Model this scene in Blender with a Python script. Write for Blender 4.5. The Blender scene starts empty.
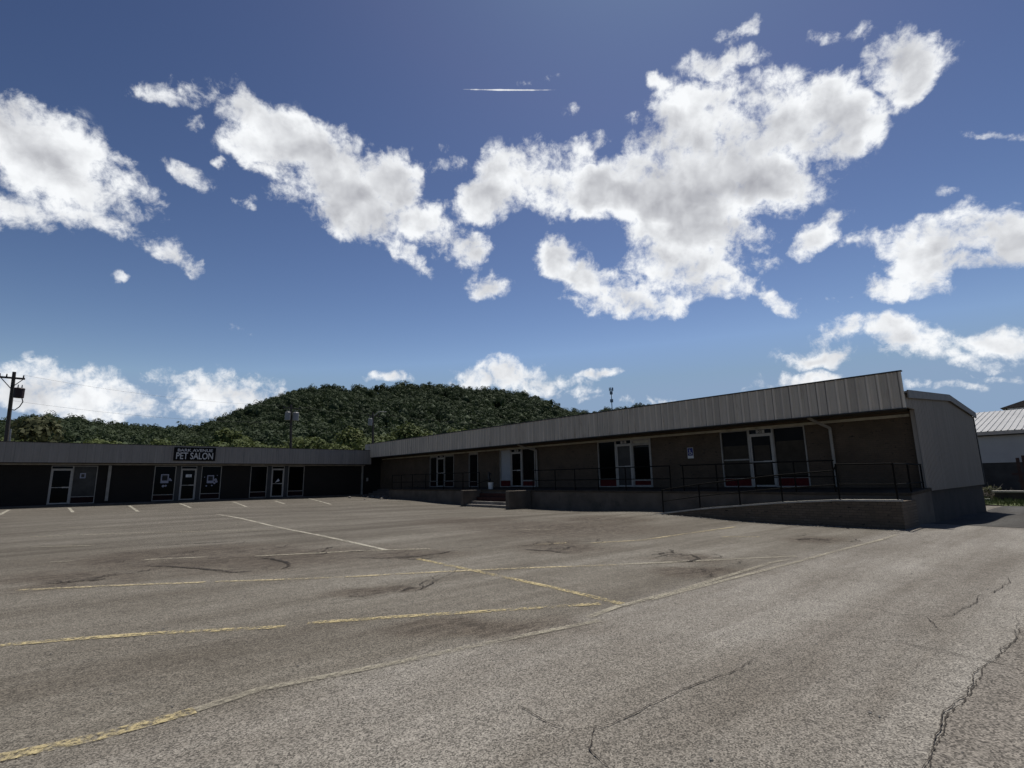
import bpy, bmesh, math, random
import numpy as np
from mathutils import Vector, Matrix
random.seed(7); RNG = np.random.default_rng(7)
scn = bpy.context.scene
COL = scn.collection
# light and exposure
SUN_STR = 4.6; SKY_STR = .09; SKY_GAMMA = 2.0; SKY_AIR, SKY_DUST, SKY_OZ = 1.0, .4, 3.0; SKY_TINT = (.366,.228,.1485); EXPO = 0.0; DENOISE = True
CL_HI, CL_DARK, CL_ERODE, CL_REL, CL_FINE, CL_GROW, CL_A0, CL_A1 = .97, .38, 2.9, .55, .95, 1.10, -.12, .72
GC = [(0,0,-1.5),(5,4,-1.5),(5,25,-1.3),(0,15,-1.42),(-3,41,-1.2),(10,41,-1.2),(19,41,-1.22),(19,35,-1.33),(19,25,-1.52),
      (19,18,-1.56),(18,11.8,-1.4),(17.4,6.5,-1.55),(17.4,3.9,-1.53),(10,6,-1.5),(10,14,-1.45),(12,25,-1.4),(25,3,-1.75),
      (33,3.5,-1.88),(40,3,-1.92),(10,-10,-1.55),(-20,10,-1.45),(-20,40,-1.2),(60,5,-2.1),(60,-20,-2.1),(60,40,-2.0),(30,-10,-1.8),(0,-30,-1.6),(25,15,-1.6),(30,60,-1.3),(0,60,-1.2)]
def gz(x, y):
    s = w = 0.0
    for a, b, c in GC:
        d = ((x-a)**2 + (y-b)**2 + 4.0)**-1.5
        s += d*c; w += d
    return s/w

A = [[(5.365, 25.881), (5.529, 20.529), (5.613, 14.633), (5.527, 10.517)], [(5.387, 9.034), (5.395, 7.082), (5.366, 5.43), (5.273, 4.116)]]
B1 = [[(-0.464, 7.288), (0.175, 7.024), (0.867, 6.671), (1.967, 5.972)], [(2.194, 5.939), (3.048, 5.479), (3.824, 5.023), (5.088, 4.302)]]
B2 = [[(-0.274, 10.484), (0.736, 9.966), (1.843, 9.302)], [(1.966, 9.241), (3.391, 8.34), (4.927, 7.557), (6.076, 6.857), (7.478, 5.901)]]
B2f = [[(7.478, 5.901), (8.825, 5.103), (10.496, 4.1)]]
C = [[(-0.133, 4.349), (0.126, 4.301), (0.353, 4.268), (0.856, 4.285)]]
Cf = [[(0.856, 4.285), (1.284, 4.361), (2.159, 4.195), (3.303, 4.031), (4.505, 3.819)], [(4.506, 3.987), (5.177, 4.073)], [(5.194, 4.056), (6.289, 4.031), (9.594, 4.122), (9.991, 4.027)], [(5.68, 4.0), (9.552, 3.858), (14.216, 3.788), (15.915, 3.797)]]
C2 = [[(8.366, 8.912), (9.131, 8.633)], [(9.454, 8.21), (10.85, 7.621)], [(10.95, 7.662), (12.63, 7.673), (15.431, 7.693)], [(12.614, 6.645), (13.254, 5.994)]]
B3 = [[(-0.452, 20.529), (2.0, 19.347), (4.753, 17.584)], [(4.753, 17.584), (5.657, 17.251)], [(3.151, 11.598), (5.054, 10.876), (6.302, 10.07)], [(1.43, 12.599), (2.374, 12.172)], [(-0.319, 17.318), (0.774, 16.481)], [(0.038, 13.588), (0.402, 13.432)], [(0.071, 23.258), (1.857, 22.215)], [(10.026, 11.632), (10.926, 10.988)]]
TICK = [[(-1.916, 34.527), (-1.885, 39.761)], [(0.608, 39.7), (0.703, 34.36)], [(3.44, 40.162), (3.203, 32.739)], [(6.094, 39.958), (5.771, 34.248)], [(9.006, 39.124), (8.327, 32.919)], [(11.444, 38.303), (10.858, 34.405)], [(14.748, 41.041), (12.85, 31.964)]]
CR= [[(8.075, 0.831), (7.103, 0.832), (6.29, 0.835), (5.8, 0.862), (5.198, 0.891), (4.708, 0.881), (4.273, 0.913), (3.956, 0.887), (3.551, 0.853), (3.204, 0.807)], [(5.612, 2.047), (5.745, 1.789), (5.847, 1.447), (5.806, 1.189), (5.778, 0.883), (5.673, 0.685), (5.599, 0.487)], [(7.26, 3.222), (7.178, 2.648), (7.068, 2.189), (6.939, 1.761), (7.055, 1.534), (7.292, 1.36), (8.115, 1.294), (9.368, 1.208), (9.97, 1.162), (10.496, 1.254), (10.647, 1.555), (10.995, 2.101), (11.048, 2.939), (10.72, 3.956)], [(7.055, 1.534), (6.552, 1.316)], [(5.186, 2.084), (4.389, 2.176), (3.737, 2.222), (3.28, 2.246), (2.899, 2.254), (2.605, 2.293), (2.413, 2.168), (2.373, 2.076), (2.339, 1.973), (2.2, 1.837)], [(2.508, 2.907), (2.462, 2.606), (2.465, 2.476), (2.518, 2.289)], [(9.227, 14.759), (11.372, 16.001), (11.674, 15.608), (11.402, 13.222), (13.167, 13.733), (16.012, 13.843)], [(14.852, 13.839), (13.415, 10.983), (14.515, 10.232), (15.437, 9.313)], [(6.302, 10.07), (6.876, 9.944), (8.011, 10.036), (8.914, 9.67)], [(1.891, 15.18), (2.488, 15.097), (3.071, 14.773), (3.638, 14.793)], [(1.342, 11.735), (1.664, 11.293), (2.024, 10.693), (2.322, 9.916), (2.598, 9.788)], [(2.991, 11.479), (3.277, 11.045), (3.363, 10.48), (3.237, 9.858), (3.035, 9.641)], [(4.484, 10.087), (4.885, 9.614), (5.504, 9.27), (6.051, 9.286), (6.517, 9.424)], [(7.66, 8.474), (7.878, 8.03), (7.892, 7.391)], [(8.587, 5.879), (9.075, 5.914), (9.354, 5.609), (9.033, 5.22), (8.608, 5.172), (8.253, 5.551)], [(13.167, 5.146), (13.661, 4.954), (13.614, 4.555)], [(1.804, 9.091), (0.77, 8.765), (0.177, 8.492), (-0.244, 8.299)], [(6.027, 8.221), (3.957, 6.569), (2.718, 6.648), (1.573, 7.015)]]
ST= [(2.77, 11.91, 3.9, 2.32, -0.77), (11.46, 11.1, 3.9, 3.14, -0.81), (7.88, 4.57, 1.08, 0.52, -0.81), (2.5, 12.87, 1.47, 1.91, -0.76), (3.92, 11.24, 1.03, 1.2, -0.75), (5.59, 9.7, 1.23, 0.9, -0.78), (8.55, 8.3, 1.3, 1.3, -0.81), (8.98, 5.6, 0.63, 0.81, -0.83), (13.53, 4.91, 0.9, 0.93, -0.79), (11.29, 15.39, 2.17, 2.22, -0.9), (14.72, 12.26, 2.07, 1.98, -0.93), (1.07, 12.98, 1.21, 1.54, -0.78), (0.18, 11.2, 1.47, 0.87, -0.76), (3.51, 6.88, 0.84, 0.42, -0.78), (3.43, 4.51, 1.32, 0.52, -0.77)]
CLOUDS= [(-0.3618, 0.1357, 0.0533, 0.0332, -0.4883), (-0.3242, 0.1161, 0.0344, 0.0198, -0.4846), (-0.3755, 0.1557, 0.0289, 0.0216, -0.6056), (-0.3532, 0.095, 0.04, 0.0161, -0.1209), (-0.3867, 0.0931, 0.0264, 0.0139, 0.0618), (-0.2729, 0.1254, 0.0116, 0.0068, -0.6726), (-0.2884, 0.0668, 0.0142, 0.0069, -0.3941), (-0.3786, 0.1804, 0.0052, 0.0028, 0.1333), (-0.2803, 0.1952, 0.0186, 0.0086, 0.1824), (-0.2488, 0.1952, 0.0215, 0.0068, -0.0048), (-0.2217, 0.1803, 0.0275, 0.0168, -0.6116), (-0.1817, 0.1553, 0.0575, 0.0291, -0.4144), (-0.1473, 0.1235, 0.0609, 0.034, -0.6172), (-0.109, 0.1326, 0.0349, 0.0305, -0.697), (-0.1621, 0.1019, 0.0415, 0.0197, -0.3459), (-0.0692, 0.0875, 0.0466, 0.0185, -0.614), (-0.0371, 0.0746, 0.022, 0.0168, -0.702), (-0.0854, 0.0576, 0.0136, 0.0056, -0.8071), (-0.2612, 0.1774, 0.0078, 0.0041, -0.5216), (-0.0171, 0.1197, 0.044, 0.0244, 0.3988), (0.0291, 0.1275, 0.0531, 0.0343, -0.023), (-0.0073, 0.1452, 0.0273, 0.0151, -0.0134), (0.0749, 0.1219, 0.0408, 0.0275, -0.034), (0.0518, 0.1564, 0.0356, 0.0133, 0.1298), (0.0382, 0.0697, 0.0264, 0.02, -0.1907), (0.0665, 0.046, 0.0379, 0.0147, -0.4493), (0.1087, 0.0246, 0.0556, 0.0168, -0.1102), (-0.0543, 0.1497, 0.0126, 0.0058, 0.0004), (-0.0182, 0.0364, 0.0134, 0.0066, 0.1561), (0.1298, 0.2038, 0.0155, 0.008, -0.5141), (0.1102, 0.1765, 0.0141, 0.007, -0.5159), (0.16, 0.1671, 0.0529, 0.0342, 0.0994), (0.2162, 0.1673, 0.0686, 0.0294, 0.1789), (0.2761, 0.1628, 0.0359, 0.03, 0.0758), (0.1874, 0.1331, 0.0825, 0.033, -0.0664), (0.1465, 0.1104, 0.0618, 0.0338, -0.2172), (0.1656, 0.0747, 0.0676, 0.0213, -0.0421), (0.1666, 0.0496, 0.0612, 0.0181, -0.0342), (0.1949, 0.0333, 0.0324, 0.0145, -0.0314), (0.1964, 0.2373, 0.0138, 0.0085, 0.3209), (0.1861, 0.2146, 0.0253, 0.0087, -0.0938), (0.2765, 0.1846, 0.0156, 0.0079, 0.261), (0.2562, 0.1776, 0.0283, 0.0172, 0.0701), (0.3135, 0.2018, 0.028, 0.0186, -0.3161), (0.2807, 0.2214, 0.0238, 0.0057, -0.3743), (0.3234, 0.1922, 0.0157, 0.0172, 0.491), (0.2671, 0.0763, 0.0236, 0.013, 0.2368), (0.2563, 0.0685, 0.014, 0.0103, -0.0559), (0.3554, 0.0637, 0.0407, 0.0197, 0.1499), (0.3821, 0.0734, 0.0332, 0.0203, -0.0865), (0.4037, 0.0616, 0.0287, 0.0217, -0.0814), (0.3154, 0.0641, 0.0196, 0.0083, -0.0645), (0.3447, 0.1015, 0.0106, 0.0048, 0.1162), (0.3287, 0.0276, 0.0239, 0.0059, 0.0663), (0.3729, 0.045, 0.0368, 0.0114, 0.0529), (0.3241, -0.0132, 0.0468, 0.018, -0.1176), (0.3044, -0.006, 0.0292, 0.0131, -0.0164), (0.335, -0.0253, 0.0379, 0.0112, -0.0023), (0.3032, -0.0314, 0.0309, 0.0053, 0.0004), (0.4077, -0.0229, 0.0209, 0.0129, -0.0014), (0.3905, -0.0369, 0.0182, 0.0049, 0.0107), (0.2593, -0.0531, 0.0286, 0.0064, 0.0098), (0.3629, -0.06, 0.0183, 0.0034, 0.0276), (0.2738, 0.0236, 0.0107, 0.0044, -0.0334), (0.2436, 0.0184, 0.0167, 0.0043, -0.402), (0.2258, 0.05, 0.0114, 0.0053, -0.042), (-0.3802, -0.0431, 0.0406, 0.0183, -0.1771), (-0.4007, -0.0312, 0.0236, 0.0114, -0.0533), (-0.3553, -0.0591, 0.0403, 0.0127, -0.2912), (-0.272, -0.0491, 0.0513, 0.0135, -0.0483), (-0.2598, -0.0415, 0.0317, 0.0091, -0.0425), (-0.288, -0.0635, 0.0455, 0.0089, -0.0596), (-0.2531, -0.071, 0.0482, 0.0091, -0.0573), (-0.1167, -0.0495, 0.0149, 0.0048, -0.0292), (-0.0015, -0.0473, 0.0408, 0.0117, -0.0172), (0.0324, -0.0556, 0.0291, 0.0068, -0.0135), (-0.0241, -0.0556, 0.0272, 0.0058, -0.0198), (0.0854, -0.0465, 0.019, 0.0039, -0.0093), (0.0661, -0.0667, 0.0192, 0.0049, -0.0084), (0.1089, -0.0775, 0.0376, 0.0039, -0.0006), (-0.2479, -0.0011, 0.0088, 0.0036, -0.514), (-0.3234, 0.0453, 0.0055, 0.0025, 0.0121), (-0.2269, 0.1129, 0.0055, 0.0025, 0.0356), (-0.2464, 0.1403, 0.0046, 0.0032, 0.0545), (0.0161, 0.2049, 0.0351, 0.0005, -0.0209), (0.0266, 0.2183, 0.013, 0.0037, -0.0254), (0.0486, 0.1925, 0.0066, 0.005, 0.6211), (0.4, -0.0499, 0.0131, 0.0033, 0.0238), (0.3778, 0.1453, 0.0119, 0.0022, -0.1441), (-0.3764, -0.0543, 0.0602, 0.0167, -0.1616), (-0.3179, -0.0722, 0.0575, 0.0088, -0.071), (-0.263, -0.0595, 0.0553, 0.0181, -0.0528), (-0.2368, -0.0719, 0.0412, 0.011, -0.0548), (-0.4043, -0.0416, 0.0234, 0.0179, -0.0638)]
RIDGE= [(-0.1276, 0.1023), (-0.091, 0.1028), (-0.0715, 0.1016), (-0.0243, 0.1139), (0.0222, 0.1107), (0.0575, 0.106), (0.1184, 0.1014), (0.1751, 0.1073), (0.2166, 0.1264), (0.2619, 0.147), (0.328, 0.1716), (0.4081, 0.1809), (0.4519, 0.1766), (0.5172, 0.186), (0.6079, 0.1811), (0.6883, 0.1726), (0.7453, 0.1657), (0.7919, 0.1476), (0.8186, 0.132), (0.8588, 0.1258), (0.961, 0.1339), (1.0682, 0.1295), (1.2286, 0.1156)]

# ------------------------------------------------------------------ helpers
class MB:
    """collects shapes for ONE mesh object"""
    def __init__(s): s.v = []; s.f = []
    def face(s, pts):
        n = len(s.v); s.v += [tuple(p) for p in pts]; s.f.append(tuple(range(n, n+len(pts)))); return s
    def box(s, x0, x1, y0, y1, z0, z1):
        return s.hexa([(x0,y0,z0),(x1,y0,z0),(x1,y1,z0),(x0,y1,z0),(x0,y0,z1),(x1,y0,z1),(x1,y1,z1),(x0,y1,z1)])
    def hexa(s, p):
        n = len(s.v); s.v += [tuple(q) for q in p]
        for f in ((0,3,2,1),(4,5,6,7),(0,1,5,4),(1,2,6,5),(2,3,7,6),(3,0,4,7)): s.f.append(tuple(n+i for i in f))
        return s
    def tube(s, a, b, r0, r1=None, n=10):
        r1 = r0 if r1 is None else r1
        a = Vector(a); b = Vector(b); d = (b-a).normalized()
        u = d.cross(Vector((0,0,1)));
        if u.length < 1e-4: u = Vector((1,0,0))
        u.normalize(); w = d.cross(u); k = len(s.v)
        for c, r in ((a, r0), (b, r1)):
            for i in range(n):
                t = 2*math.pi*i/n; s.v.append(tuple(c + (u*math.cos(t)+w*math.sin(t))*r))
        for i in range(n): s.f.append((k+i, k+(i+1)%n, k+n+(i+1)%n, k+n+i))
        s.f.append(tuple(k+i for i in range(n))[::-1]); s.f.append(tuple(k+n+i for i in range(n)))
        return s
    def path(s, pts, r, n=8):
        for a, b in zip(pts, pts[1:]): s.tube(a, b, r, r, n)
        return s
    def extr(s, prof, vec):
        """prism: closed polygon prof (3-D points) swept by vec"""
        n = len(s.v); m = len(prof); v = Vector(vec)
        s.v += [tuple(p) for p in prof] + [tuple(Vector(p)+v) for p in prof]
        s.f.append(tuple(range(n, n+m))[::-1]); s.f.append(tuple(range(n+m, n+2*m)))
        for i in range(m): s.f.append((n+i, n+(i+1)%m, n+m+(i+1)%m, n+m+i))
        return s
    def build(s, name, mat, parent=None, bevel=0, smooth=False):
        me = bpy.data.meshes.new(name); me.from_pydata(s.v, [], s.f); me.update()
        bm = bmesh.new(); bm.from_mesh(me); bmesh.ops.recalc_face_normals(bm, faces=bm.faces); bm.to_mesh(me); bm.free()
        if mat: me.materials.append(mat)
        o = bpy.data.objects.new(name, me); COL.objects.link(o)
        if parent: o.parent = parent
        if bevel:
            b = o.modifiers.new('bevel', 'BEVEL'); b.width = bevel; b.segments = 2; b.limit_method = 'ANGLE'
        if smooth:
            for p in me.polygons: p.use_smooth = True
        return o

def mesh_np(name, V, F, mat, parent=None, quad=4):
    me = bpy.data.meshes.new(name)
    me.vertices.add(len(V)); me.vertices.foreach_set('co', np.asarray(V, np.float32).ravel())
    nf = len(F); me.loops.add(nf*quad); me.loops.foreach_set('vertex_index', np.asarray(F, np.int32).ravel())
    me.polygons.add(nf); me.polygons.foreach_set('loop_start', np.arange(nf, dtype=np.int32)*quad)
    me.polygons.foreach_set('loop_total', np.full(nf, quad, np.int32))
    me.update(calc_edges=True)
    if mat: me.materials.append(mat)
    o = bpy.data.objects.new(name, me); COL.objects.link(o)
    if parent: o.parent = parent
    return o

def thing(name, label, cat, loc=(0,0,0), group=None):
    o = bpy.data.objects.new(name, None); COL.objects.link(o); o.location = loc; o.empty_display_size = .3
    return tag(o, label, cat, group)
def tag(o, label, cat, group=None):
    o['label'] = label; o['category'] = cat
    if group: o['group'] = group
    return o
def struct(o, kind='structure'):
    o['kind'] = kind; return o

# ------------------------------------------------------------------ materials
def newmat(name):
    m = bpy.data.materials.new(name); m.use_nodes = True; nt = m.node_tree
    return m, nt, nt.nodes['Principled BSDF']
def N(nt, t, **kw):
    n = nt.nodes.new(t)
    for k, v in kw.items(): setattr(n, k, v)
    return n
def setin(n, **kw):
    for k, v in kw.items(): n.inputs[k.replace('_', ' ')].default_value = v
def noise(nt, vec, scale, detail=4, rough=.55, dim='3D'):
    n = N(nt, 'ShaderNodeTexNoise', noise_dimensions=dim); n.inputs['Scale'].default_value = scale
    n.inputs['Detail'].default_value = detail; n.inputs['Roughness'].default_value = rough
    if vec is not None: nt.links.new(vec, n.inputs['Vector'])
    return n.outputs['Fac']
def ramp(nt, fac, a, b, ca=(0,0,0,1), cb=(1,1,1,1)):
    r = N(nt, 'ShaderNodeValToRGB'); r.color_ramp.elements[0].position = a; r.color_ramp.elements[1].position = b
    r.color_ramp.elements[0].color = ca; r.color_ramp.elements[1].color = cb
    nt.links.new(fac, r.inputs['Fac']); return r.outputs['Color']
def mix(nt, fac, a, b, mode='MIX'):
    m = N(nt, 'ShaderNodeMix', data_type='RGBA', blend_type=mode)
    for s, v in ((m.inputs[0], fac), (m.inputs[6], a), (m.inputs[7], b)):
        if isinstance(v, (int, float)): s.default_value = v
        elif isinstance(v, (tuple, list)): s.default_value = (*v[:3], 1)
        else: nt.links.new(v, s)
    return m.outputs[2]
def math_(nt, op, a, b=None, c=None, clamp=False):
    m = N(nt, 'ShaderNodeMath', operation=op, use_clamp=clamp)
    for i, v in enumerate((a, b, c)):
        if v is None: continue
        if isinstance(v, (int, float)): m.inputs[i].default_value = v
        else: nt.links.new(v, m.inputs[i])
    return m.outputs[0]
def mapping(nt, vec, loc=(0,0,0), rot=(0,0,0), scale=(1,1,1), typ='POINT'):
    m = N(nt, 'ShaderNodeMapping', vector_type=typ)
    m.inputs['Location'].default_value = loc; m.inputs['Rotation'].default_value = rot; m.inputs['Scale'].default_value = scale
    nt.links.new(vec, m.inputs['Vector']); return m.outputs[0]
def objco(nt): return N(nt, 'ShaderNodeTexCoord').outputs['Object']
def bumpn(nt, h, strength, dist):
    b = N(nt, 'ShaderNodeBump'); b.inputs['Strength'].default_value = strength; b.inputs['Distance'].default_value = dist
    nt.links.new(h, b.inputs['Height']); return b.outputs[0]

def pbr(name, base, rough=.75, var=.25, scale=3.0, metal=0, spec=.4, stain=None, streak=False, bump=0, bscale=60):
    m, nt, p = newmat(name); co = objco(nt)
    v = mapping(nt, co, scale=(6,6,.5)) if streak else co
    n1 = noise(nt, v, scale, 6, .6)
    lo = tuple(c*(1-var) for c in base); hi = tuple(min(1, c*(1+var)) for c in base)
    c = mix(nt, ramp(nt, n1, .3, .7), lo, hi)
    if stain:
        n2 = noise(nt, v, scale*.45, 8, .7); c = mix(nt, ramp(nt, n2, .55, .75), c, stain)
    nt.links.new(c, p.inputs['Base Color'])
    p.inputs['Roughness'].default_value = rough; p.inputs['Metallic'].default_value = metal
    p.inputs['Specular IOR Level'].default_value = spec
    if bump: nt.links.new(bumpn(nt, noise(nt, co, bscale, 3), bump, .01), p.inputs['Normal'])
    return m

def brick(name, c1, c2, mortar, axis, rough=.85, mott=.5, patch=None):
    """painted brick; axis = world axis along the wall ('x' or 'y')"""
    m, nt, p = newmat(name); co = objco(nt)
    sx = N(nt, 'ShaderNodeSeparateXYZ'); nt.links.new(co, sx.inputs[0])
    cx = N(nt, 'ShaderNodeCombineXYZ')
    nt.links.new(sx.outputs[0 if axis == 'x' else 1], cx.inputs[0]); nt.links.new(sx.outputs[2], cx.inputs[1])
    b = N(nt, 'ShaderNodeTexBrick'); nt.links.new(cx.outputs[0], b.inputs['Vector'])
    setin(b, Scale=1.0, Mortar_Size=.006, Mortar_Smooth=.3, Brick_Width=.21, Row_Height=.075)
    b.inputs['Color1'].default_value = (*c1, 1); b.inputs['Color2'].default_value = (*c2, 1); b.inputs['Mortar'].default_value = (*mortar, 1)
    n1 = noise(nt, co, 1.1, 7, .65)
    c = mix(nt, ramp(nt, n1, .35, .7), b.outputs['Color'], tuple(x*mott for x in c1))
    if patch:
        n2 = noise(nt, mapping(nt, co, scale=(2.2,2.2,6.5)), 2.2, 5, .7); c = mix(nt, ramp(nt, n2, .60, .66), c, patch)
    nt.links.new(c, p.inputs['Base Color']); p.inputs['Roughness'].default_value = rough
    p.inputs['Specular IOR Level'].default_value = .25
    inv = math_(nt, 'SUBTRACT', 1.0, b.outputs['Fac'])
    nt.links.new(bumpn(nt, inv, .6, .006), p.inputs['Normal'])
    return m

M = {}
M['wall_tan'] = brick('painted_brick_brown', (.118,.084,.056), (.10,.072,.048), (.064,.047,.034), 'y', mott=.55, patch=(.022,.017,.013))
M['ramp_brick'] = brick('grey_brick', (.150,.116,.083), (.098,.076,.055), (.034,.027,.021), 'y', mott=.6, patch=(.015,.013,.012))
M['base_block'] = pbr('grey_block', (.038,.032,.028), .85, .3, 1.5)
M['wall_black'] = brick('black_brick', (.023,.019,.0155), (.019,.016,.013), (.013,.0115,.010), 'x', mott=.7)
def panel(name, base, period, axis, stain, var=.10, y0=0., rib_shade_k=.62, rib_light_k=.22):
    """ribbed sheet: every sheet a little different, rib shading painted in (dark line beside, paler rib), streaks of rust"""
    m, nt, p = newmat(name); co = objco(nt); sx = N(nt, 'ShaderNodeSeparateXYZ'); nt.links.new(co, sx.inputs[0])
    t = math_(nt, 'DIVIDE', math_(nt, 'SUBTRACT', sx.outputs[axis], y0), period)
    wn = N(nt, 'ShaderNodeTexWhiteNoise', noise_dimensions='1D'); nt.links.new(math_(nt, 'FLOOR', math_(nt, 'DIVIDE', t, 1.0)), wn.inputs['W'])
    k = math_(nt, 'MULTIPLY_ADD', wn.outputs['Value'], 2*var, 1-var)
    n1 = noise(nt, mapping(nt, co, scale=(5,5,.5)), 1.2, 6, .65); k = math_(nt, 'MULTIPLY', k, math_(nt, 'MULTIPLY_ADD', n1, .5, .75))
    fr = math_(nt, 'FRACT', t)
    rib_shade = math_(nt, 'MULTIPLY', math_(nt, 'GREATER_THAN', fr, .275), math_(nt, 'LESS_THAN', fr, .37))  # dark line coloured in as the shade beside each rib
    edge = math_(nt, 'LESS_THAN', fr, .2)  # the rib itself is coloured paler, as if catching light
    wn2 = N(nt, 'ShaderNodeTexWhiteNoise', noise_dimensions='1D'); nt.links.new(math_(nt, 'ADD', math_(nt, 'FLOOR', t), 7.3), wn2.inputs['W'])
    k = math_(nt, 'MULTIPLY', k, math_(nt, 'MULTIPLY_ADD', math_(nt, 'MULTIPLY', rib_shade, wn2.outputs['Value']), -rib_shade_k, 1.0))
    k = math_(nt, 'MULTIPLY', k, math_(nt, 'MULTIPLY_ADD', edge, rib_light_k, .97))
    c = N(nt, 'ShaderNodeVectorMath', operation='SCALE'); c.inputs[0].default_value = base; nt.links.new(k, c.inputs['Scale'])
    n2 = noise(nt, mapping(nt, co, scale=(4,4,.7)), .9, 8, .72)
    nt.links.new(mix(nt, math_(nt, 'MULTIPLY', ramp(nt, n2, .56, .72), .75), c.outputs[0], stain), p.inputs['Base Color'])
    p.inputs['Roughness'].default_value = .55; p.inputs['Specular IOR Level'].default_value = .3
    return m
M['fascia_tan'] = panel('weathered_steel', (.47,.41,.335), .305, 1, (.24,.18,.125), .10, 4.08)
M['fascia_grey'] = panel('grey_steel', (.255,.23,.205), .41, 0, (.15,.14,.135), .05, -24.0, .30, .06)
M['gable_metal'] = panel('gable_steel', (.245,.218,.19), .2, 0, (.21,.19,.168), .03, 20.3, .30, .10)
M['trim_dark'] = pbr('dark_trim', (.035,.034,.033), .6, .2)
M['trim_tan'] = pbr('tan_trim', (.36,.32,.24), .65, .2, stain=(.1,.08,.05))
M['rake'] = pbr('rake_trim', (.17,.155,.14), .6, .2)
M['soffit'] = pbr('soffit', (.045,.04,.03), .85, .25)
M['alum'] = pbr('aluminium_frame', (.36,.33,.29), .45, .12, spec=.5)
M['alum_dim'] = pbr('aged_aluminium', (.26,.235,.20), .5, .2, spec=.4)
M['concrete'] = pbr('concrete', (.17,.155,.135), .9, .3, 2.5, stain=(.07,.06,.055), bump=.4)
M['concrete_dark'] = pbr('trodden_concrete', (.062,.050,.038), .95, .3, 2.5, spec=.05, stain=(.035,.028,.022), bump=.4)
M['concrete_wall'] = pbr('stained_concrete', (.10,.082,.064), .9, .3, 1.4, stain=(.035,.03,.026), bump=.4)
M['concrete_pale'] = pbr('pale_concrete', (.34,.32,.28), .9, .2, 4, stain=(.2,.18,.15), bump=.3)
M['red_panel'] = pbr('red_panel', (.085,.009,.010), .7, .3, 5, spec=.1)
M['maroon'] = pbr('maroon_panel', (.02,.007,.008), .75, .3, spec=.1)
M['white_board'] = pbr('white_board', (.33,.33,.33), .7, .06)
M['black_metal'] = pbr('black_paint', (.007,.0065,.006), .8, .2, spec=.08)
M['roof_grey'] = pbr('roof_membrane', (.10,.095,.09), .9, .2)
M['white_paint'] = pbr('white_paint', (.6,.6,.58), .6, .08)
M['blue_sign'] = pbr('blue_sign', (.02,.022,.14), .45, .05)
M['sign_black'] = pbr('black_sign', (.008,.008,.008), .7, .1, spec=.08)
M['lettering'] = pbr('grey_lettering', (.55,.54,.53), .6, .25, 9)
M['wood_pole'] = pbr('weathered_wood', (.055,.048,.042), .9, .25, 4, streak=True)
M['trans_red'] = pbr('rusty_transformer', (.02,.006,.007), .6, .2)
M['trans_grey'] = pbr('grey_transformer', (.22,.22,.22), .5, .1)
M['cable'] = pbr('cable', (.02,.02,.02), .6, .1)
M['hazed_tower'] = pbr('hazed_tower_steel', (.14,.19,.26), .5, .1)  # blue of the distant air is mixed into the steel colour
M['roof_metal'] = pbr('galvanised_roof', (.34,.34,.335), .5, .12, .8, spec=.4, stain=(.3,.29,.27))
M['shed_wall'] = pbr('shed_wall', (.32,.33,.34), .7, .1, .5)
M['shed_base'] = pbr('shed_base', (.035,.035,.035), .9, .4, .8)
M['shingle'] = pbr('brown_shingle', (.085,.07,.062), .9, .2, 4)
M['rust'] = pbr('rusty_steel', (.032,.017,.014), .8, .35, 4)
M['bark'] = pbr('bark', (.07,.055,.042), .95, .3, 5, bump=.5)
M['twig'] = pbr('dry_twig', (.28,.25,.21), .9, .2)
M['poster_pale'] = pbr('pale_print', (.30,.30,.36), .6, .15, 20)
M['bag'] = pbr('black_plastic', (.01,.01,.01), .35, .2, bump=.5, bscale=15)

def glass(name, base, spec, rough=.04, emit=None):
    m, nt, p = newmat(name); co = objco(nt)
    c = mix(nt, ramp(nt, noise(nt, co, 1.3, 5, .6), .35, .7), tuple(x*.7 for x in base), tuple(x*1.4 for x in base))
    nt.links.new(c, p.inputs['Base Color']); p.inputs['Roughness'].default_value = rough
    p.inputs['Specular IOR Level'].default_value = spec
    return m
M['glass'] = glass('window_glass', (.012,.0105,.009), .035, .10)
M['glass_black'] = glass('black_glass', (.003,.003,.003), .06, .1)
M['glass_dust'] = glass('dusty_glass', (.062,.058,.053), .06, .25)

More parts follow.
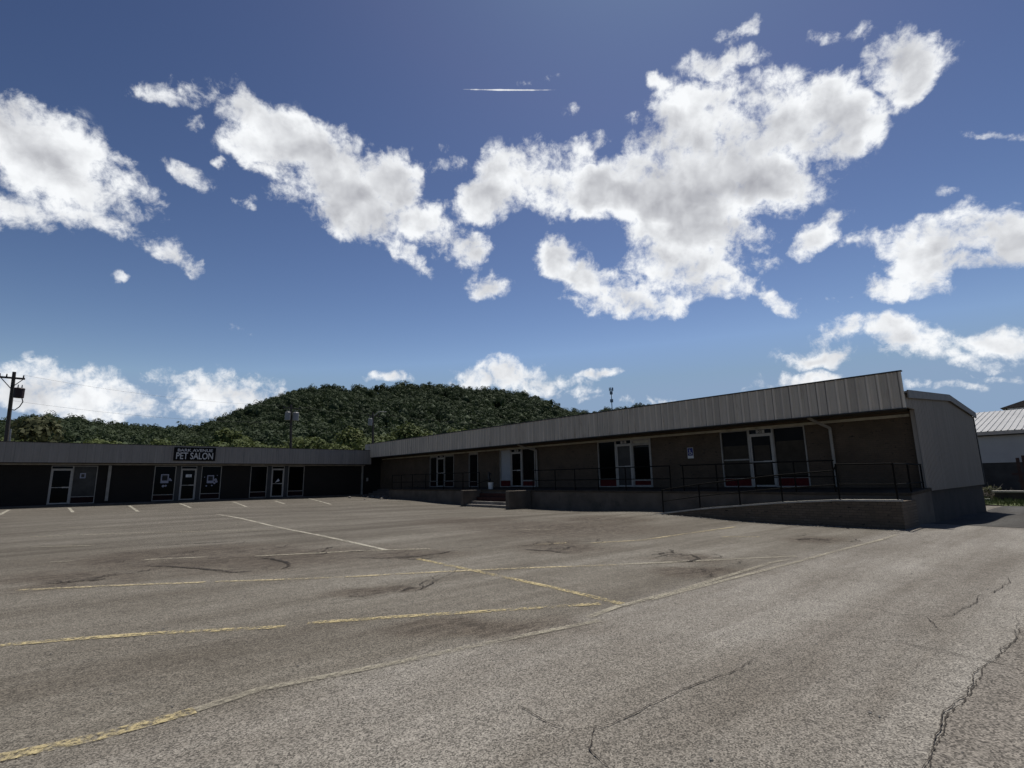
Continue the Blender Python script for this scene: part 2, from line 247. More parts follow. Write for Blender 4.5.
# asphalt with aggregate, stains and wear; everything in metres of the lot
def asphalt(name, k=1.0, tint=(1,1,1), detail=True, gs=1.0):
    m, nt, p = newmat(name); co = objco(nt)
    base = mix(nt, ramp(nt, noise(nt, co, .35, 8, .62), .3, .72), (.112*k*tint[0],.102*k*tint[1],.086*k*tint[2]), (.158*k*tint[0],.148*k*tint[1],.130*k*tint[2]))
    # long worn wheel lanes running with the lot
    lane = noise(nt, mapping(nt, co, rot=(0,0,.1), scale=(.10,1.0,1)), 1.1, 7, .65)
    base = mix(nt, ramp(nt, lane, .36, .66), mix(nt, 1.0, base, (.60,.575,.55), 'MULTIPLY'), base)
    if detail:
        # newer, paler strip in front of the long yellow line; older, browner stalls behind it
        sp = N(nt, 'ShaderNodeSeparateXYZ'); nt.links.new(co, sp.inputs[0])
        wob = noise(nt, co, .8, 6, .65)
        yy = math_(nt, 'MULTIPLY_ADD', wob, .7, sp.outputs[1])
        side = N(nt, 'ShaderNodeMapRange'); side.inputs['From Min'].default_value = 4.2; side.inputs['From Max'].default_value = 4.75
        nt.links.new(yy, side.inputs['Value'])
        front = mix(nt, 1.0, base, (1.32,1.345,1.41), 'MULTIPLY')
        base = mix(nt, side.outputs[0], front, base)
        old = N(nt, 'ShaderNodeMapRange', interpolation_type='SMOOTHSTEP'); old.inputs['From Min'].default_value = 11; old.inputs['From Max'].default_value = 19
        nt.links.new(math_(nt, 'MULTIPLY_ADD', wob, 5.0, sp.outputs[1]), old.inputs['Value'])
        base = mix(nt, 1.0, base, (1.22,1.21,1.19), 'MULTIPLY')
        base = mix(nt, math_(nt, 'MULTIPLY', old.outputs[0], side.outputs[0]), base, mix(nt, 1.0, base, (.80,.79,.775), 'MULTIPLY'))
        acc = None
        wv = N(nt, 'ShaderNodeVectorMath', operation='MULTIPLY_ADD')
        nz = N(nt, 'ShaderNodeTexNoise'); nz.inputs['Scale'].default_value = .9; nz.inputs['Detail'].default_value = 6
        nt.links.new(co, nz.inputs['Vector']); nt.links.new(nz.outputs['Color'], wv.inputs[0])
        wv.inputs[1].default_value = (1.6,1.6,0); nt.links.new(co, wv.inputs[2])
        sub = N(nt, 'ShaderNodeVectorMath', operation='SUBTRACT'); nt.links.new(wv.outputs[0], sub.inputs[0]); sub.inputs[1].default_value = (.8,.8,0)
        flat = N(nt, 'ShaderNodeVectorMath', operation='MULTIPLY'); nt.links.new(sub.outputs[0], flat.inputs[0]); flat.inputs[1].default_value = (1,1,0)
        for cx, cy, a, b, ang in ST:
            q = mapping(nt, flat.outputs[0], (cx,cy,0), (0,0,ang), (a,b,1), 'TEXTURE')
            L = N(nt, 'ShaderNodeVectorMath', operation='LENGTH'); nt.links.new(q, L.inputs[0])
            e = N(nt, 'ShaderNodeMapRange', interpolation_type='SMOOTHSTEP'); e.inputs['From Min'].default_value = 1.25; e.inputs['From Max'].default_value = .3
            nt.links.new(L.outputs['Value'], e.inputs['Value'])
            acc = e.outputs[0] if acc is None else math_(nt, 'MAXIMUM', acc, e.outputs[0])
        frag = ramp(nt, noise(nt, mapping(nt, co, rot=(0,0,.6), scale=(1,2.2,1)), 4.5, 8, .74), .47, .57)
        base = mix(nt, math_(nt, 'MULTIPLY', acc, .62), base, (.080,.063,.047))
        base = mix(nt, math_(nt, 'MULTIPLY', math_(nt, 'MULTIPLY', acc, acc), math_(nt, 'MULTIPLY', frag, .75)), base, (.036,.029,.023))
    # aggregate: pale and dark stones
    vo = N(nt, 'ShaderNodeTexVoronoi', feature='F1'); vo.inputs['Scale'].default_value = 115*gs; nt.links.new(co, vo.inputs['Vector'])
    sv = N(nt, 'ShaderNodeSeparateColor'); nt.links.new(vo.outputs['Color'], sv.inputs[0])
    g1 = ramp(nt, sv.outputs[0], .05, .95, (.38,.378,.375,1), (1.70,1.69,1.67,1))
    g2 = ramp(nt, noise(nt, co, 84*gs, 4, .8), .3, .7, (.76,.76,.76,1), (1.25,1.25,1.24,1))
    g3 = ramp(nt, noise(nt, co, 7, 4, .7), .3, .7, (.86,.86,.86,1), (1.13,1.13,1.13,1))
    c = base
    for g in (g1, g2, g3): c = mix(nt, 1.0, c, g, 'MULTIPLY')
    spk = ramp(nt, noise(nt, co, 16, 2, .5), .70, .73); c = mix(nt, math_(nt, 'MULTIPLY', spk, .6), c, (.045,.04,.036))
    nt.links.new(c, p.inputs['Base Color']); p.inputs['Roughness'].default_value = .92; p.inputs['Specular IOR Level'].default_value = .2
    h = math_(nt, 'ADD', math_(nt, 'MULTIPLY', noise(nt, co, 45, 4, .7), .7), math_(nt, 'MULTIPLY', noise(nt, co, 9, 3, .6), .5))
    nt.links.new(bumpn(nt, h, .55, .012), p.inputs['Normal'])
    return m
M['asphalt'] = asphalt('asphalt')
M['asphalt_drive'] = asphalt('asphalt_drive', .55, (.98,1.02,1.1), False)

def worn(name, col, lo, hi, scale=22, tr_rough=.9):
    """a coat that has worn off in places (paint on asphalt, broken crack edges)"""
    m, nt, p = newmat(name); co = objco(nt)
    n = math_(nt, 'ADD', math_(nt, 'MULTIPLY', noise(nt, co, scale, 5, .75), .6), math_(nt, 'MULTIPLY', noise(nt, co, 1.7, 4, .6), .4))
    a = ramp(nt, n, lo, hi)
    c = mix(nt, ramp(nt, noise(nt, co, 60, 3, .7), .3, .7), tuple(x*.7 for x in col), tuple(min(1,x*1.2) for x in col))
    nt.links.new(c, p.inputs['Base Color']); nt.links.new(a, p.inputs['Alpha']); p.inputs['Roughness'].default_value = tr_rough
    p.inputs['Specular IOR Level'].default_value = .2
    return m
M['yellow'] = worn('yellow_paint', (.44,.365,.20), .45, .57)
M['yellow_mid'] = worn('faded_yellow_paint', (.42,.355,.22), .44, .57)
M['yellow_faint'] = worn('ghost_paint', (.34,.31,.24), .40, .62)
M['tick'] = worn('pale_paint', (.36,.335,.27), .38, .52)
M['crack'] = worn('crack_fill', (.030,.025,.021), .40, .56, 24)
M['crack_soft'] = worn('hairline_crack', (.048,.041,.034), .24, .50, 24)

def grass_mat():
    m, nt, p = newmat('grass'); co = objco(nt)
    c = mix(nt, ramp(nt, noise(nt, co, 1.5, 7, .7), .35, .7), (.05,.075,.018), (.13,.15,.05))
    nt.links.new(c, p.inputs['Base Color']); p.inputs['Roughness'].default_value = .9; return m
M['grass'] = grass_mat()

def foliage(name, dark, mid, pale, patch=.03, lo=.33, hi=.68):
    m, nt, p = newmat(name); co = N(nt, 'ShaderNodeNewGeometry')
    pos = co.outputs['Position']
    oi = N(nt, 'ShaderNodeObjectInfo')
    a = math_(nt, 'ADD', math_(nt, 'MULTIPLY', noise(nt, pos, patch, 4, .7), .55), math_(nt, 'MULTIPLY', noise(nt, pos, .13, 2, .5), .50))
    s = math_(nt, 'ADD', math_(nt, 'MULTIPLY', co.outputs['Random Per Island'], .10), math_(nt, 'MULTIPLY_ADD', oi.outputs['Random'], .18, math_(nt, 'MULTIPLY', a, .8)))
    c1 = mix(nt, ramp(nt, s, lo, .62), dark, mid); c = mix(nt, ramp(nt, s, .62, hi+.25), c1, pale)
    nt.links.new(c, p.inputs['Base Color']); p.inputs['Roughness'].default_value = .75; p.inputs['Specular IOR Level'].default_value = .15
    tr = N(nt, 'ShaderNodeBsdfTranslucent'); nt.links.new(c, tr.inputs['Color'])
    ms = N(nt, 'ShaderNodeMixShader'); ms.inputs[0].default_value = .22
    nt.links.new(p.outputs[0], ms.inputs[1]); nt.links.new(tr.outputs[0], ms.inputs[2])
    nt.links.new(ms.outputs[0], nt.nodes['Material Output'].inputs['Surface'])
    return m
M['leaf_far'] = foliage('hill_foliage', (.024,.039,.020), (.040,.059,.027), (.072,.090,.040), .035)
M['leaf_near'] = foliage('tree_foliage', (.055,.077,.025), (.096,.118,.038), (.15,.165,.06), .06)
M['leaf_pale'] = foliage('pale_foliage', (.05,.055,.025), (.085,.09,.04), (.14,.14,.07), .1)

# ------------------------------------------------------------------ ground
def grid_sheet(name, xs, ys, zf, mat):
    X, Y = np.meshgrid(xs, ys, indexing='ij'); Z = np.vectorize(zf)(X, Y)
    V = np.stack([X, Y, Z], -1).reshape(-1, 3); nx, ny = len(xs), len(ys)
    i, j = np.meshgrid(np.arange(nx-1), np.arange(ny-1), indexing='ij'); a = (i*ny+j).ravel()
    return mesh_np(name, V, np.stack([a, a+ny, a+ny+1, a+1], -1), mat)
xs = np.concatenate([np.linspace(-60,-14,12), np.linspace(-12,44,113), np.linspace(47,95,14)])
ys = np.concatenate([np.linspace(-45,-8,12), np.linspace(-6,46,105), np.linspace(50,66,6)])
struct(grid_sheet('parking_lot', xs, ys, gz, M['asphalt']))
struct(grid_sheet('ground', np.linspace(-3000,3000,61), np.linspace(-3000,3000,61), lambda x, y: -2.6, M['grass']))

def sheet_strip(name, pts, w, mat, lift=.005, taper=False, jag=0, step=.25, rough_w=0):
    """a thin strip that follows the ground along a polyline"""
    P = [Vector((p[0], p[1], 0)) for p in pts]; D = [P[0]]
    for a, b in zip(P, P[1:]):
        n = max(1, int((b-a).length/step)); D += [a.lerp(b, (i+1)/n) for i in range(n)]
    mb = MB(); prev = None; n = len(D); r = random.Random(int(abs(pts[0][0])*1000)+int(w*1e4))
    for i, c in enumerate(D):
        d = (D[min(i+1, n-1)]-D[max(i-1, 0)]).normalized(); s = Vector((-d.y, d.x, 0))
        ww = w*(1+r.uniform(-rough_w, rough_w)); j = r.uniform(-jag, jag) if 0 < i < n-1 else 0
        if taper: ww *= max(.15, min(1, 4*min(i, n-1-i)/n+.15))
        row = []
        for t in (-.5, .5):
            q = c+s*(t*ww+j); row.append((q.x, q.y, gz(q.x, q.y)+lift))
        if prev: mb.face([prev[0], prev[1], row[1], row[0]])
        prev = row
    return struct(mb.build(name, mat))
for i, L in enumerate(A): sheet_strip('parking_line', L, .12, M['tick' if i == 0 else 'yellow'], .006)
for L in B1: sheet_strip('parking_line', L, .115, M['yellow'], .007)
for L in B2: sheet_strip('parking_line', L, .11, M['yellow_mid'], .007)
for L in C: sheet_strip('parking_line', L, .12, M['yellow'], .007)
for L in Cf: sheet_strip('parking_line', L, .09, M['yellow_faint'], .008)
for L in B2f + B3: sheet_strip('parking_line', L, .12, M['yellow_faint'], .008)
for L in C2: sheet_strip('parking_line', L, .11, M['yellow_mid'], .008)
for L in TICK: sheet_strip('parking_line', L, .14, M['tick'], .007)
def wander(pts, amp, seed, n=4):
    """a crack never runs straight: midpoint displacement"""
    r = random.Random(seed); P = [Vector((p[0], p[1])) for p in pts]
    for _ in range(n):
        Q = [P[0]]
        for a_, b_ in zip(P, P[1:]):
            d = b_-a_; L_ = d.length; m_ = (a_+b_)/2
            if L_ > .05: m_ += Vector((-d.y, d.x))*r.uniform(-amp, amp)
            Q += [m_, b_]
        P = Q
    return [(p.x, p.y) for p in P]
for i, L in enumerate(CR):
    wide = 9 <= i < 16
    for k in range(2 if i == 0 else (2 if wide else 1)):
        pl = wander([(p[0]+.03*k*(1 if k % 2 else -1), p[1]+.02*k) for p in L], .07 if i == 0 else .06, i*10+k)
        sheet_strip('asphalt_crack', pl, (.008, .006, .006)[k] if i == 0 else (.05 if wide else .0075), M['crack'] if wide else M['crack_soft'], .0095+.0004*k, True, 0, .08, .7)
# coarser, older surfacing to the right of the long open crack
M['asphalt_coarse'] = asphalt('coarse_asphalt', 1.30, (1,.985,1.0), False, .8)
edge_ = wander([(p[0], p[1]-.004) for p in CR[0]], .07, 0); mb = MB()
for (a_, b_) in zip(edge_, edge_[1:]):
    for ya, yb in ((0,-.5),(-.5,-1.5),(-1.5,-4)):
        mb.face([(a_[0],a_[1]+ya,gz(a_[0],a_[1]+ya)+.0045),(b_[0],b_[1]+ya,gz(b_[0],b_[1]+ya)+.0045),(b_[0],b_[1]+yb,gz(b_[0],b_[1]+yb)+.0045),(a_[0],a_[1]+yb,gz(a_[0],a_[1]+yb)+.0045)])
struct(mb.build('asphalt_patch', M['asphalt_coarse']))
rc = random.Random(5)
for q, (cx, cy, a, b, ang) in enumerate(ST[2:14]):   # crazed patches where the old surface is breaking up
    for k in range(5):
        t = rc.uniform(0,6.28); px = cx+math.cos(t)*a*rc.uniform(.2,.9); py = cy+math.sin(t)*b*rc.uniform(.2,.9); d = rc.uniform(-1.2,.1); L_ = rc.uniform(.35,1.1)
        sheet_strip('asphalt_crack', wander([(px,py),(px+L_*math.cos(d)*.5,py+L_*math.sin(d)*.5),(px+L_*math.cos(d+.5),py+L_*math.sin(d+.5))], .3, 100+q*10+k, 3), rc.uniform(.012,.045), M['crack'], .0092+.0002*k, True, 0, .08, .8)
# side drive of darker asphalt past the gable, and the grass bank beyond it
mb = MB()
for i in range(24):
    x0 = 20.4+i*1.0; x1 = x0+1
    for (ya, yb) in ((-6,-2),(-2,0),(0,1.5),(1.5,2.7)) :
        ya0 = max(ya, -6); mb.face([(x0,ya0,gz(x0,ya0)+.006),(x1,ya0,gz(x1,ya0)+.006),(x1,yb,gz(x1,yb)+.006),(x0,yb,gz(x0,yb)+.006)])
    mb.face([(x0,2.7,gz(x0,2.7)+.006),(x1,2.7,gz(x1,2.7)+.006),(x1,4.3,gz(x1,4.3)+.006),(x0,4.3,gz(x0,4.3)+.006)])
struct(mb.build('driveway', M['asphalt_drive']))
def bank(x, y): return gz(x, y)+.05+max(0, (x-39.5))*.035+.04*math.sin(x*3.1+y*2.3)
struct(grid_sheet('grass_verge', np.linspace(39.2,41.95,12), np.linspace(-14,26,60), bank, M['grass']))
# grass blades on the verge, nobody could count them
nb = 9000; bx = RNG.uniform(39.2,44,nb); by = RNG.uniform(-4,9,nb); bz = np.array([bank(a,b) for a,b in zip(bx,by)])
an = RNG.uniform(0,6.28,nb); hh = RNG.uniform(.08,.3,nb); wd = .02+0*an; lean = RNG.uniform(-.1,.1,(nb,2))
p0 = np.stack([bx-np.cos(an)*wd, by-np.sin(an)*wd, bz],-1); p1 = np.stack([bx+np.cos(an)*wd, by+np.sin(an)*wd, bz],-1)
p2 = np.stack([bx+lean[:,0], by+lean[:,1], bz+hh],-1)
V = np.stack([p0,p1,p2],1).reshape(-1,3)
struct(mesh_np('grass_blades', V, np.arange(nb*3).reshape(-1,3), M['grass'], quad=3), 'stuff')

# ------------------------------------------------------------------ hill and its wood
RA = np.array([r[0] for r in RIDGE]); RT = np.array([r[1] for r in RIDGE])
RA = np.append(RA, [1.2, 1.3]); RT = np.append(RT, [.09, .02])
def ridge_t(az): return np.interp(az, RA, RT)
RD = 390.0
def hill_z(az, r):
    H = ridge_t(az)*RD-np.interp(az, [.15,.3], [12.8,8.5])
    t = np.clip((r-105)/(RD-105), 0, 1); up = t**1.25*(1-.12*np.sin(t*9+az*14)*t*(1-t)*2)
    dn = np.clip(1-(r-RD)/500, .25, 1)
    return -1.6+(H+1.6)*np.where(r < RD, up, dn)
azs = np.linspace(-.9, 1.9, 141); rs = np.concatenate([np.linspace(100,RD,40), np.linspace(RD+20,RD+450,16)])
AZ, RR = np.meshgrid(azs, rs, indexing='ij'); Z = hill_z(AZ, RR)
V = np.stack([RR*np.sin(AZ), RR*np.cos(AZ), Z],-1).reshape(-1,3); ny = len(rs)
i, j = np.meshgrid(np.arange(len(azs)-1), np.arange(ny-1), indexing='ij'); a = (i*ny+j).ravel()
struct(mesh_np('hill', V, np.stack([a,a+ny,a+ny+1,a+1],-1), M['leaf_far']))

def crown_cards(centers, radii, heights, ncards, size, rng, lobes=6):
    """leaf clumps: quads scattered over lumpy lobes of each crown"""
    VV = []
    for c, R, H in zip(centers, radii, heights):
        lo = rng.normal(size=(lobes,3)); lo /= np.linalg.norm(lo,axis=1)[:,None]; lo[:,2] = np.abs(lo[:,2])*.9-.15
        lo *= rng.uniform(.35,.62,(lobes,1)); lr = rng.uniform(.38,.6,lobes)
        k = rng.integers(0,lobes,ncards)
        d = rng.normal(size=(ncards,3)); d /= np.linalg.norm(d,axis=1)[:,None]
        d[:,2] = np.where(rng.random(ncards) < .6, np.abs(d[:,2]), d[:,2])
        p = lo[k]+d*(lr[k]*rng.uniform(.72,1.06,ncards))[:,None]
        nrm = d+rng.normal(size=(ncards,3))*.34; nrm /= np.linalg.norm(nrm,axis=1)[:,None]
        u = np.cross(nrm, rng.normal(size=(ncards,3))); u /= np.linalg.norm(u,axis=1)[:,None]; w = np.cross(nrm,u)
        s = (size*rng.uniform(.55,1.25,ncards))[:,None]
        P = np.asarray(c)+p*np.array([R,R,H])
        VV.append(np.stack([P-u*s-w*s*.7, P+u*s*.9-w*s*.5, P+u*s*.6+w*s*.9, P-u*s*.8+w*s*.6],1))
    V = np.concatenate(VV).reshape(-1,3)
    return V, np.arange(len(V)).reshape(-1,4)
pts = []; cell = {}
while len(pts) < 3300:
    az = RNG.uniform(-.28,1.15); r = math.sqrt(RNG.uniform(128**2,(RD+25)**2))
    x, y = r*math.sin(az), r*math.cos(az); key = (int(x//4.6), int(y//4.6))
    if cell.get(key, 0) >= 1 and RNG.random() < .9: continue
    if y < 66 and x > 10: continue
    cell[key] = cell.get(key, 0)+1; pts.append((x, y, az, r))
cen = []; rad = []; hei = []
for x, y, az, r in pts:
    R = RNG.uniform(2.5,4.8); z = float(hill_z(np.array(az), np.array(r)))
    cen.append((x, y, z+RNG.uniform(3.5,7.5))); rad.append(R); hei.append(R*RNG.uniform(.9,1.25))
bm = bmesh.new(); bmesh.ops.create_icosphere(bm, subdivisions=1, radius=1); bm.verts.ensure_lookup_table()
IV = np.array([v.co[:] for v in bm.verts]); IF = np.array([[v.index for v in f.verts] for f in bm.faces]); bm.free()
VV = []; FF = []; NV = 0
for (x, y, z), R_, H_ in zip(cen, rad, hei):   # inner mass of twigs and leaves, then billows of leaf clumps facing outwards
    VV.append(IV*RNG.uniform(.8,1.1,(len(IV),1))*np.array([R_,R_,H_])*.62+np.array([x,y,z-.4])); FF.append(IF+NV); NV += len(IV)
for (x, y, z), R_, H_ in zip(cen, rad, hei):
    nl = RNG.integers(7,11); lc = RNG.normal(size=(nl,3)); lc[:,2] = np.abs(lc[:,2])*.9-.1; lc /= np.linalg.norm(lc,axis=1)[:,None]; lc *= RNG.uniform(.45,.68,(nl,1)); lr = RNG.uniform(.26,.46,nl)
    n = 240; k = RNG.integers(0,nl,n); d = RNG.normal(size=(n,3)); d /= np.linalg.norm(d,axis=1)[:,None]; d += lc[k]*.9; d /= np.linalg.norm(d,axis=1)[:,None]
    p = lc[k]+d*(lr[k]*RNG.uniform(.88,1.06,n))[:,None]
    nr = d+RNG.normal(size=(n,3))*.24; nr /= np.linalg.norm(nr,axis=1)[:,None]
    u = np.cross(nr, RNG.normal(size=(n,3))); u /= np.linalg.norm(u,axis=1)[:,None]; w_ = np.cross(nr,u); sz = RNG.uniform(.20,.46,n)[:,None]
    P = np.array([x,y,z])+p*np.array([R_,R_,H_])
    VV.append(np.stack([P-u*sz-w_*sz*.6, P+u*sz*.9-w_*sz*.6, P+w_*sz*1.1],1).reshape(-1,3)); FF.append(np.arange(NV,NV+3*n).reshape(-1,3)); NV += 3*n
struct(mesh_np('forest', np.concatenate(VV), np.concatenate(FF), M['leaf_far'], quad=3), 'stuff')

# trees standing apart at the foot of the hill, each a thing of trunk and crown
tree_src = []
for k in range(6):
    R = RNG.uniform(3.0,4.2); Hh = RNG.uniform(9.5,12.5)
    root = thing('leafy_tree', 'mid-sized yellow-green tree in the row behind the low dark storefront roof', 'tree', group='yellow-green trees at the foot of the hill')
    V, F = crown_cards([(0,0,Hh*.64)], [R], [Hh*.36], 1900, .22, RNG, 13)
    V2, F2 = crown_cards([(RNG.uniform(-1.5,1.5),RNG.uniform(-1.5,1.5),Hh*.40)], [R*.8], [Hh*.22], 700, .22, RNG, 7)
    mesh_np('crown', np.concatenate([V,V2]), np.concatenate([F, F2+len(V)]), M['leaf_near'], root)
    t = MB(); t.tube((0,0,-.6),(.1,.05,Hh*.45),.24,.16,9).tube((.1,.05,Hh*.45),(.5,.3,Hh*.8),.15,.05,7).tube((.08,.04,Hh*.35),(-1.2,.6,Hh*.65),.1,.03,6).tube((.08,.04,Hh*.38),(1.1,-.9,Hh*.62),.1,.03,6)
    t.build('trunk', M['bark'], root); tree_src.append(root)
def copy_tree(o):
    c = o.copy(); COL.objects.link(c)
    for ch in o.children:
        d = ch.copy(); COL.objects.link(d); d.parent = c
    return c
spots = []
for k in range(64):
    az = -.20+k*.0166+RNG.uniform(-.006,.006); r = (86, 100, 116)[k % 3]+RNG.uniform(-5,5)
    spots.append((r*math.sin(az), r*math.cos(az), az, r))
for k, (x, y, az, r) in enumerate(spots):
    o = tree_src[k] if k < 6 else copy_tree(tree_src[k % 6])
    o.location = (x, y, -1.8+max(0, (r-95)*.02)); o.rotation_euler = (0,0,RNG.uniform(0,6.28)); s = RNG.uniform(.8,1.03)*(1 if r < 95 else 1.06)*float(np.interp(az, [.12,.42], [.80,1.0]))
    o.scale = (s*1.1, s*1.1, s)
# a pale sparse tree by the utility pole
root = thing('broadleaf_tree', 'pale sparse-leaved tree beside the leaning utility pole at the far left', 'tree', (-1.9,62,-1.4))
V, F = crown_cards([(0,0,5.4)], [2.7], [2.6], 620, .20, RNG, 10); V3, F3 = crown_cards([(1.4,0,3.9)], [2.0], [1.6], 300, .20, RNG, 7)
mesh_np('crown', np.concatenate([V,V3]), np.concatenate([F,F3+len(V)]), M['leaf_pale'], root)
t = MB(); t.tube((0,0,-.4),(.1,0,3),.18,.12,9)
for dx, dy, dz in ((1.6,.2,3.6),(-1.3,.5,4.2),(.5,-.8,4.8),(-.5,.2,5),(1,.6,4.6)): t.tube((.1,0,2.6),(dx,dy,dz+1),.08,.02,6)
t.build('trunk', M['bark'], root)

# ------------------------------------------------------------------ wall-building tools
class Wall:
    """local frame: u along the wall, v up, w out towards the lot"""
    def __init__(s, axis, at): s.axis = axis; s.at = at
    def P(s, u, v, w): return (s.at-w, u, v) if s.axis == 'y' else (u, s.at-w, v)
    def box(s, mb, u0, u1, v0, v1, w0, w1):
        a = s.P(u0,v0,w0); b = s.P(u1,v1,w1)
        return mb.box(min(a[0],b[0]),max(a[0],b[0]),min(a[1],b[1]),max(a[1],b[1]),min(a[2],b[2]),max(a[2],b[2]))
    def frame(s, mb, u0, u1, v0, v1, t, w0, w1, bottom=True):
        s.box(mb,u0,u0+t,v0,v1,w0,w1); s.box(mb,u1-t,u1,v0,v1,w0,w1); s.box(mb,u0+t,u1-t,v1-t,v1,w0,w1)
        if bottom: s.box(mb,u0+t,u1-t,v0,v0+t,w0,w1)
        return mb
    def solid(s, u0, u1, v0, v1, openings, thick):
        mb = MB(); u = u0
        for (a, b, lo, hi) in sorted(openings):
            if a > u: s.box(mb,u,a,v0,v1,-thick,0)
            if lo > v0: s.box(mb,a,b,v0,lo,-thick,0)
            if hi < v1: s.box(mb,a,b,hi,v1,-thick,0)
            u = b
        if u < u1: s.box(mb,u,u1,v0,v1,-thick,0)
        return mb
    def window(s, parent, u0, u1, v0, sill, v1, pane, panel, frame='alum_dim', t=.05, name='window', head=0):
        fr = MB(); s.frame(fr,u0,u1,v0,v1,t,-.10,.02); s.box(fr,u0+t,u1-t,sill-t,sill,-.10,.021)
        if head: s.box(fr,u0+t,u1-t,v1-head-t,v1-head,-.10,.021)
        f = fr.build(name, M[frame], parent)
        top = v1-t-(head if head else 0)-(t if head else 0)
        g = MB(); s.box(g,u0+t,u1-t,sill,top,-.075,-.055); g.build('pane', M[pane], f)
        if head: g = MB(); s.box(g,u0+t,u1-t,v1-head,v1-t,-.06,-.03); g.build('head_panel', M['trim_tan'], f)
        k = MB(); s.box(k,u0+t,u1-t,v0+t,sill-t,-.06,-.03); k.build('kick_panel', M[panel], f)
        return f
    def door(s, parent, u0, u1, v0, vd, v1, pane, frame='alum', t=.085, bar=True, plate=None):
        t *= .78; jb = MB(); s.frame(jb,u0,u1,v0,v1,.032,-.09,.03,False); s.box(jb,u0+.032,u1-.032,vd,vd+.04,-.09,.031)
        j = jb.build('door', M[frame], parent)
        lf = MB(); a, b = u0+.036, u1-.036; lo = v0+.02; hi = vd-.005
        s.frame(lf,a,b,lo,hi,t,-.06,.005); lf.build('leaf', M[frame], j)
        g = MB(); s.box(g,a+t,b-t,lo+t,hi-t,-.035,-.02); g.build('glass', M[pane], j)
        g = MB(); s.box(g,u0+.032,u1-.032,vd+.04,v1-.032,-.06,-.04); g.build('transom', M['glass_black'], j)
        mid = v0+1.02
        pb = MB(); s.box(pb,a+t,b-t,mid-.018,mid+.018,-.018,.012)
        s.box(pb,(a+t if s.axis=='y' else b-t-.34),(a+t+.34 if s.axis=='y' else b-t),mid-.035,mid+.035,-.017,.03); pb.build('push_bar', M['alum' if bar else 'alum_dim'], j)
        if plate:
            c = (u0+u1)/2; q = MB(); s.box(q,c-.17,c+.17,vd+.06,v1-.05,-.035,-.012); q.build('number_plate', M['alum'], j)
            text(plate, 'number', s, c, (vd+v1)/2, .17, -.010, M['sign_black'], j)
        return j
def text(body, name, wall, u, v, size, w, mat, parent, sx=1.0, bold=.0):
    cu = bpy.data.curves.new(name, 'FONT'); cu.body = body; cu.size = size; cu.align_x = 'CENTER'; cu.align_y = 'CENTER'; cu.extrude = .004; cu.offset = bold
    tmp = bpy.data.objects.new('tmp', cu); COL.objects.link(tmp)
    bpy.context.view_layer.update()
    me = bpy.data.meshes.new_from_object(tmp.evaluated_get(bpy.context.evaluated_depsgraph_get()))
    bpy.data.objects.remove(tmp)
    # text faces the lot: reading direction +x on the far wing, -y on the long wing
    if wall.axis == 'x': R = Matrix(((sx,0,0,u),(0,0,-1,wall.at-w),(0,1,0,v),(0,0,0,1)))
    else: R = Matrix(((0,0,-1,wall.at-w),(-sx,0,0,u),(0,1,0,v),(0,0,0,1)))
    me.transform(R); me.materials.clear(); me.materials.append(mat)
    o = bpy.data.objects.new(name, me); COL.objects.link(o); o.parent = parent
    return o

def ribs(length, period, prof):
    """positions along a sheet and their relief, one period after another"""
    out = []; k = 0
    while k*period < length:
        for a, d in prof:
            if k*period+a < length: out.append((k*period+a, d))
        k += 1
    out.append((length, 0)); return out

# ------------------------------------------------------------------ long wing on the right
XW, XF, FL = 21.6, 20.2, -.5
RW = Wall('y', XW)
rb = thing('commercial_building', 'long low wing with pale ribbed metal fascia, raised loading platform and red window panels', 'building', (XW, 20, FL))
rb.location = (0,0,0)
HEAD = 1.86
bays_r = [(7.63,11.07,FL-.02,HEAD),(14.61,17.94,FL-.02,HEAD),(22.8,26.15,FL-.02,HEAD),(28.5,29.56,FL-.02,HEAD),(31.4,34.65,FL-.02,HEAD)]
RW.solid(4.25,42.9,-2.2,2.4,bays_r,.25).build('front_wall', M['wall_tan'], rb)
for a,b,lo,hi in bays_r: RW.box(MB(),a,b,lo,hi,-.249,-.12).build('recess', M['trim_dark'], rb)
# bay nearest the gable
RW.window(rb,9.83,11.06,FL,-.10,HEAD,'glass','red_panel','alum_dim'); RW.door(rb,8.86,9.83,FL,1.62,HEAD,'glass',plate='20'); RW.window(rb,7.64,8.86,FL,-.10,HEAD,'glass','red_panel','alum_dim')
RW.window(rb,16.75,17.93,FL,-.08,HEAD,'glass_black','red_panel','alum_dim'); RW.door(rb,15.76,16.75,FL,1.62,HEAD,'glass_dust',plate='30'); RW.window(rb,14.62,15.76,FL,-.10,HEAD,'glass_black','red_panel','alum_dim',t=.10,head=.22)
RW.window(rb,25.05,26.14,FL,-.06,HEAD,'white_board','red_panel','alum_dim'); RW.door(rb,24.03,25.05,FL,1.62,HEAD,'glass_black',plate='40'); RW.window(rb,22.81,24.03,FL,-.08,HEAD,'glass','red_panel','alum_dim',t=.07)
RW.window(rb,28.51,29.55,FL,-.10,HEAD,'glass','maroon','alum_dim',head=.1)
RW.window(rb,33.65,34.64,FL,-.05,HEAD,'glass','maroon','alum_dim',head=.1); RW.door(rb,32.64,33.65,FL,1.62,HEAD,'glass_black',plate='50'); RW.window(rb,31.41,32.64,FL,-.05,HEAD,'glass','maroon','alum_dim',head=.1)
M['pane_reflection'] = pbr('reflection_grey', (.052,.043,.033), .8, .3, 2.2, spec=.05)  # grey-brown sheets stand in for the reflection in the panes
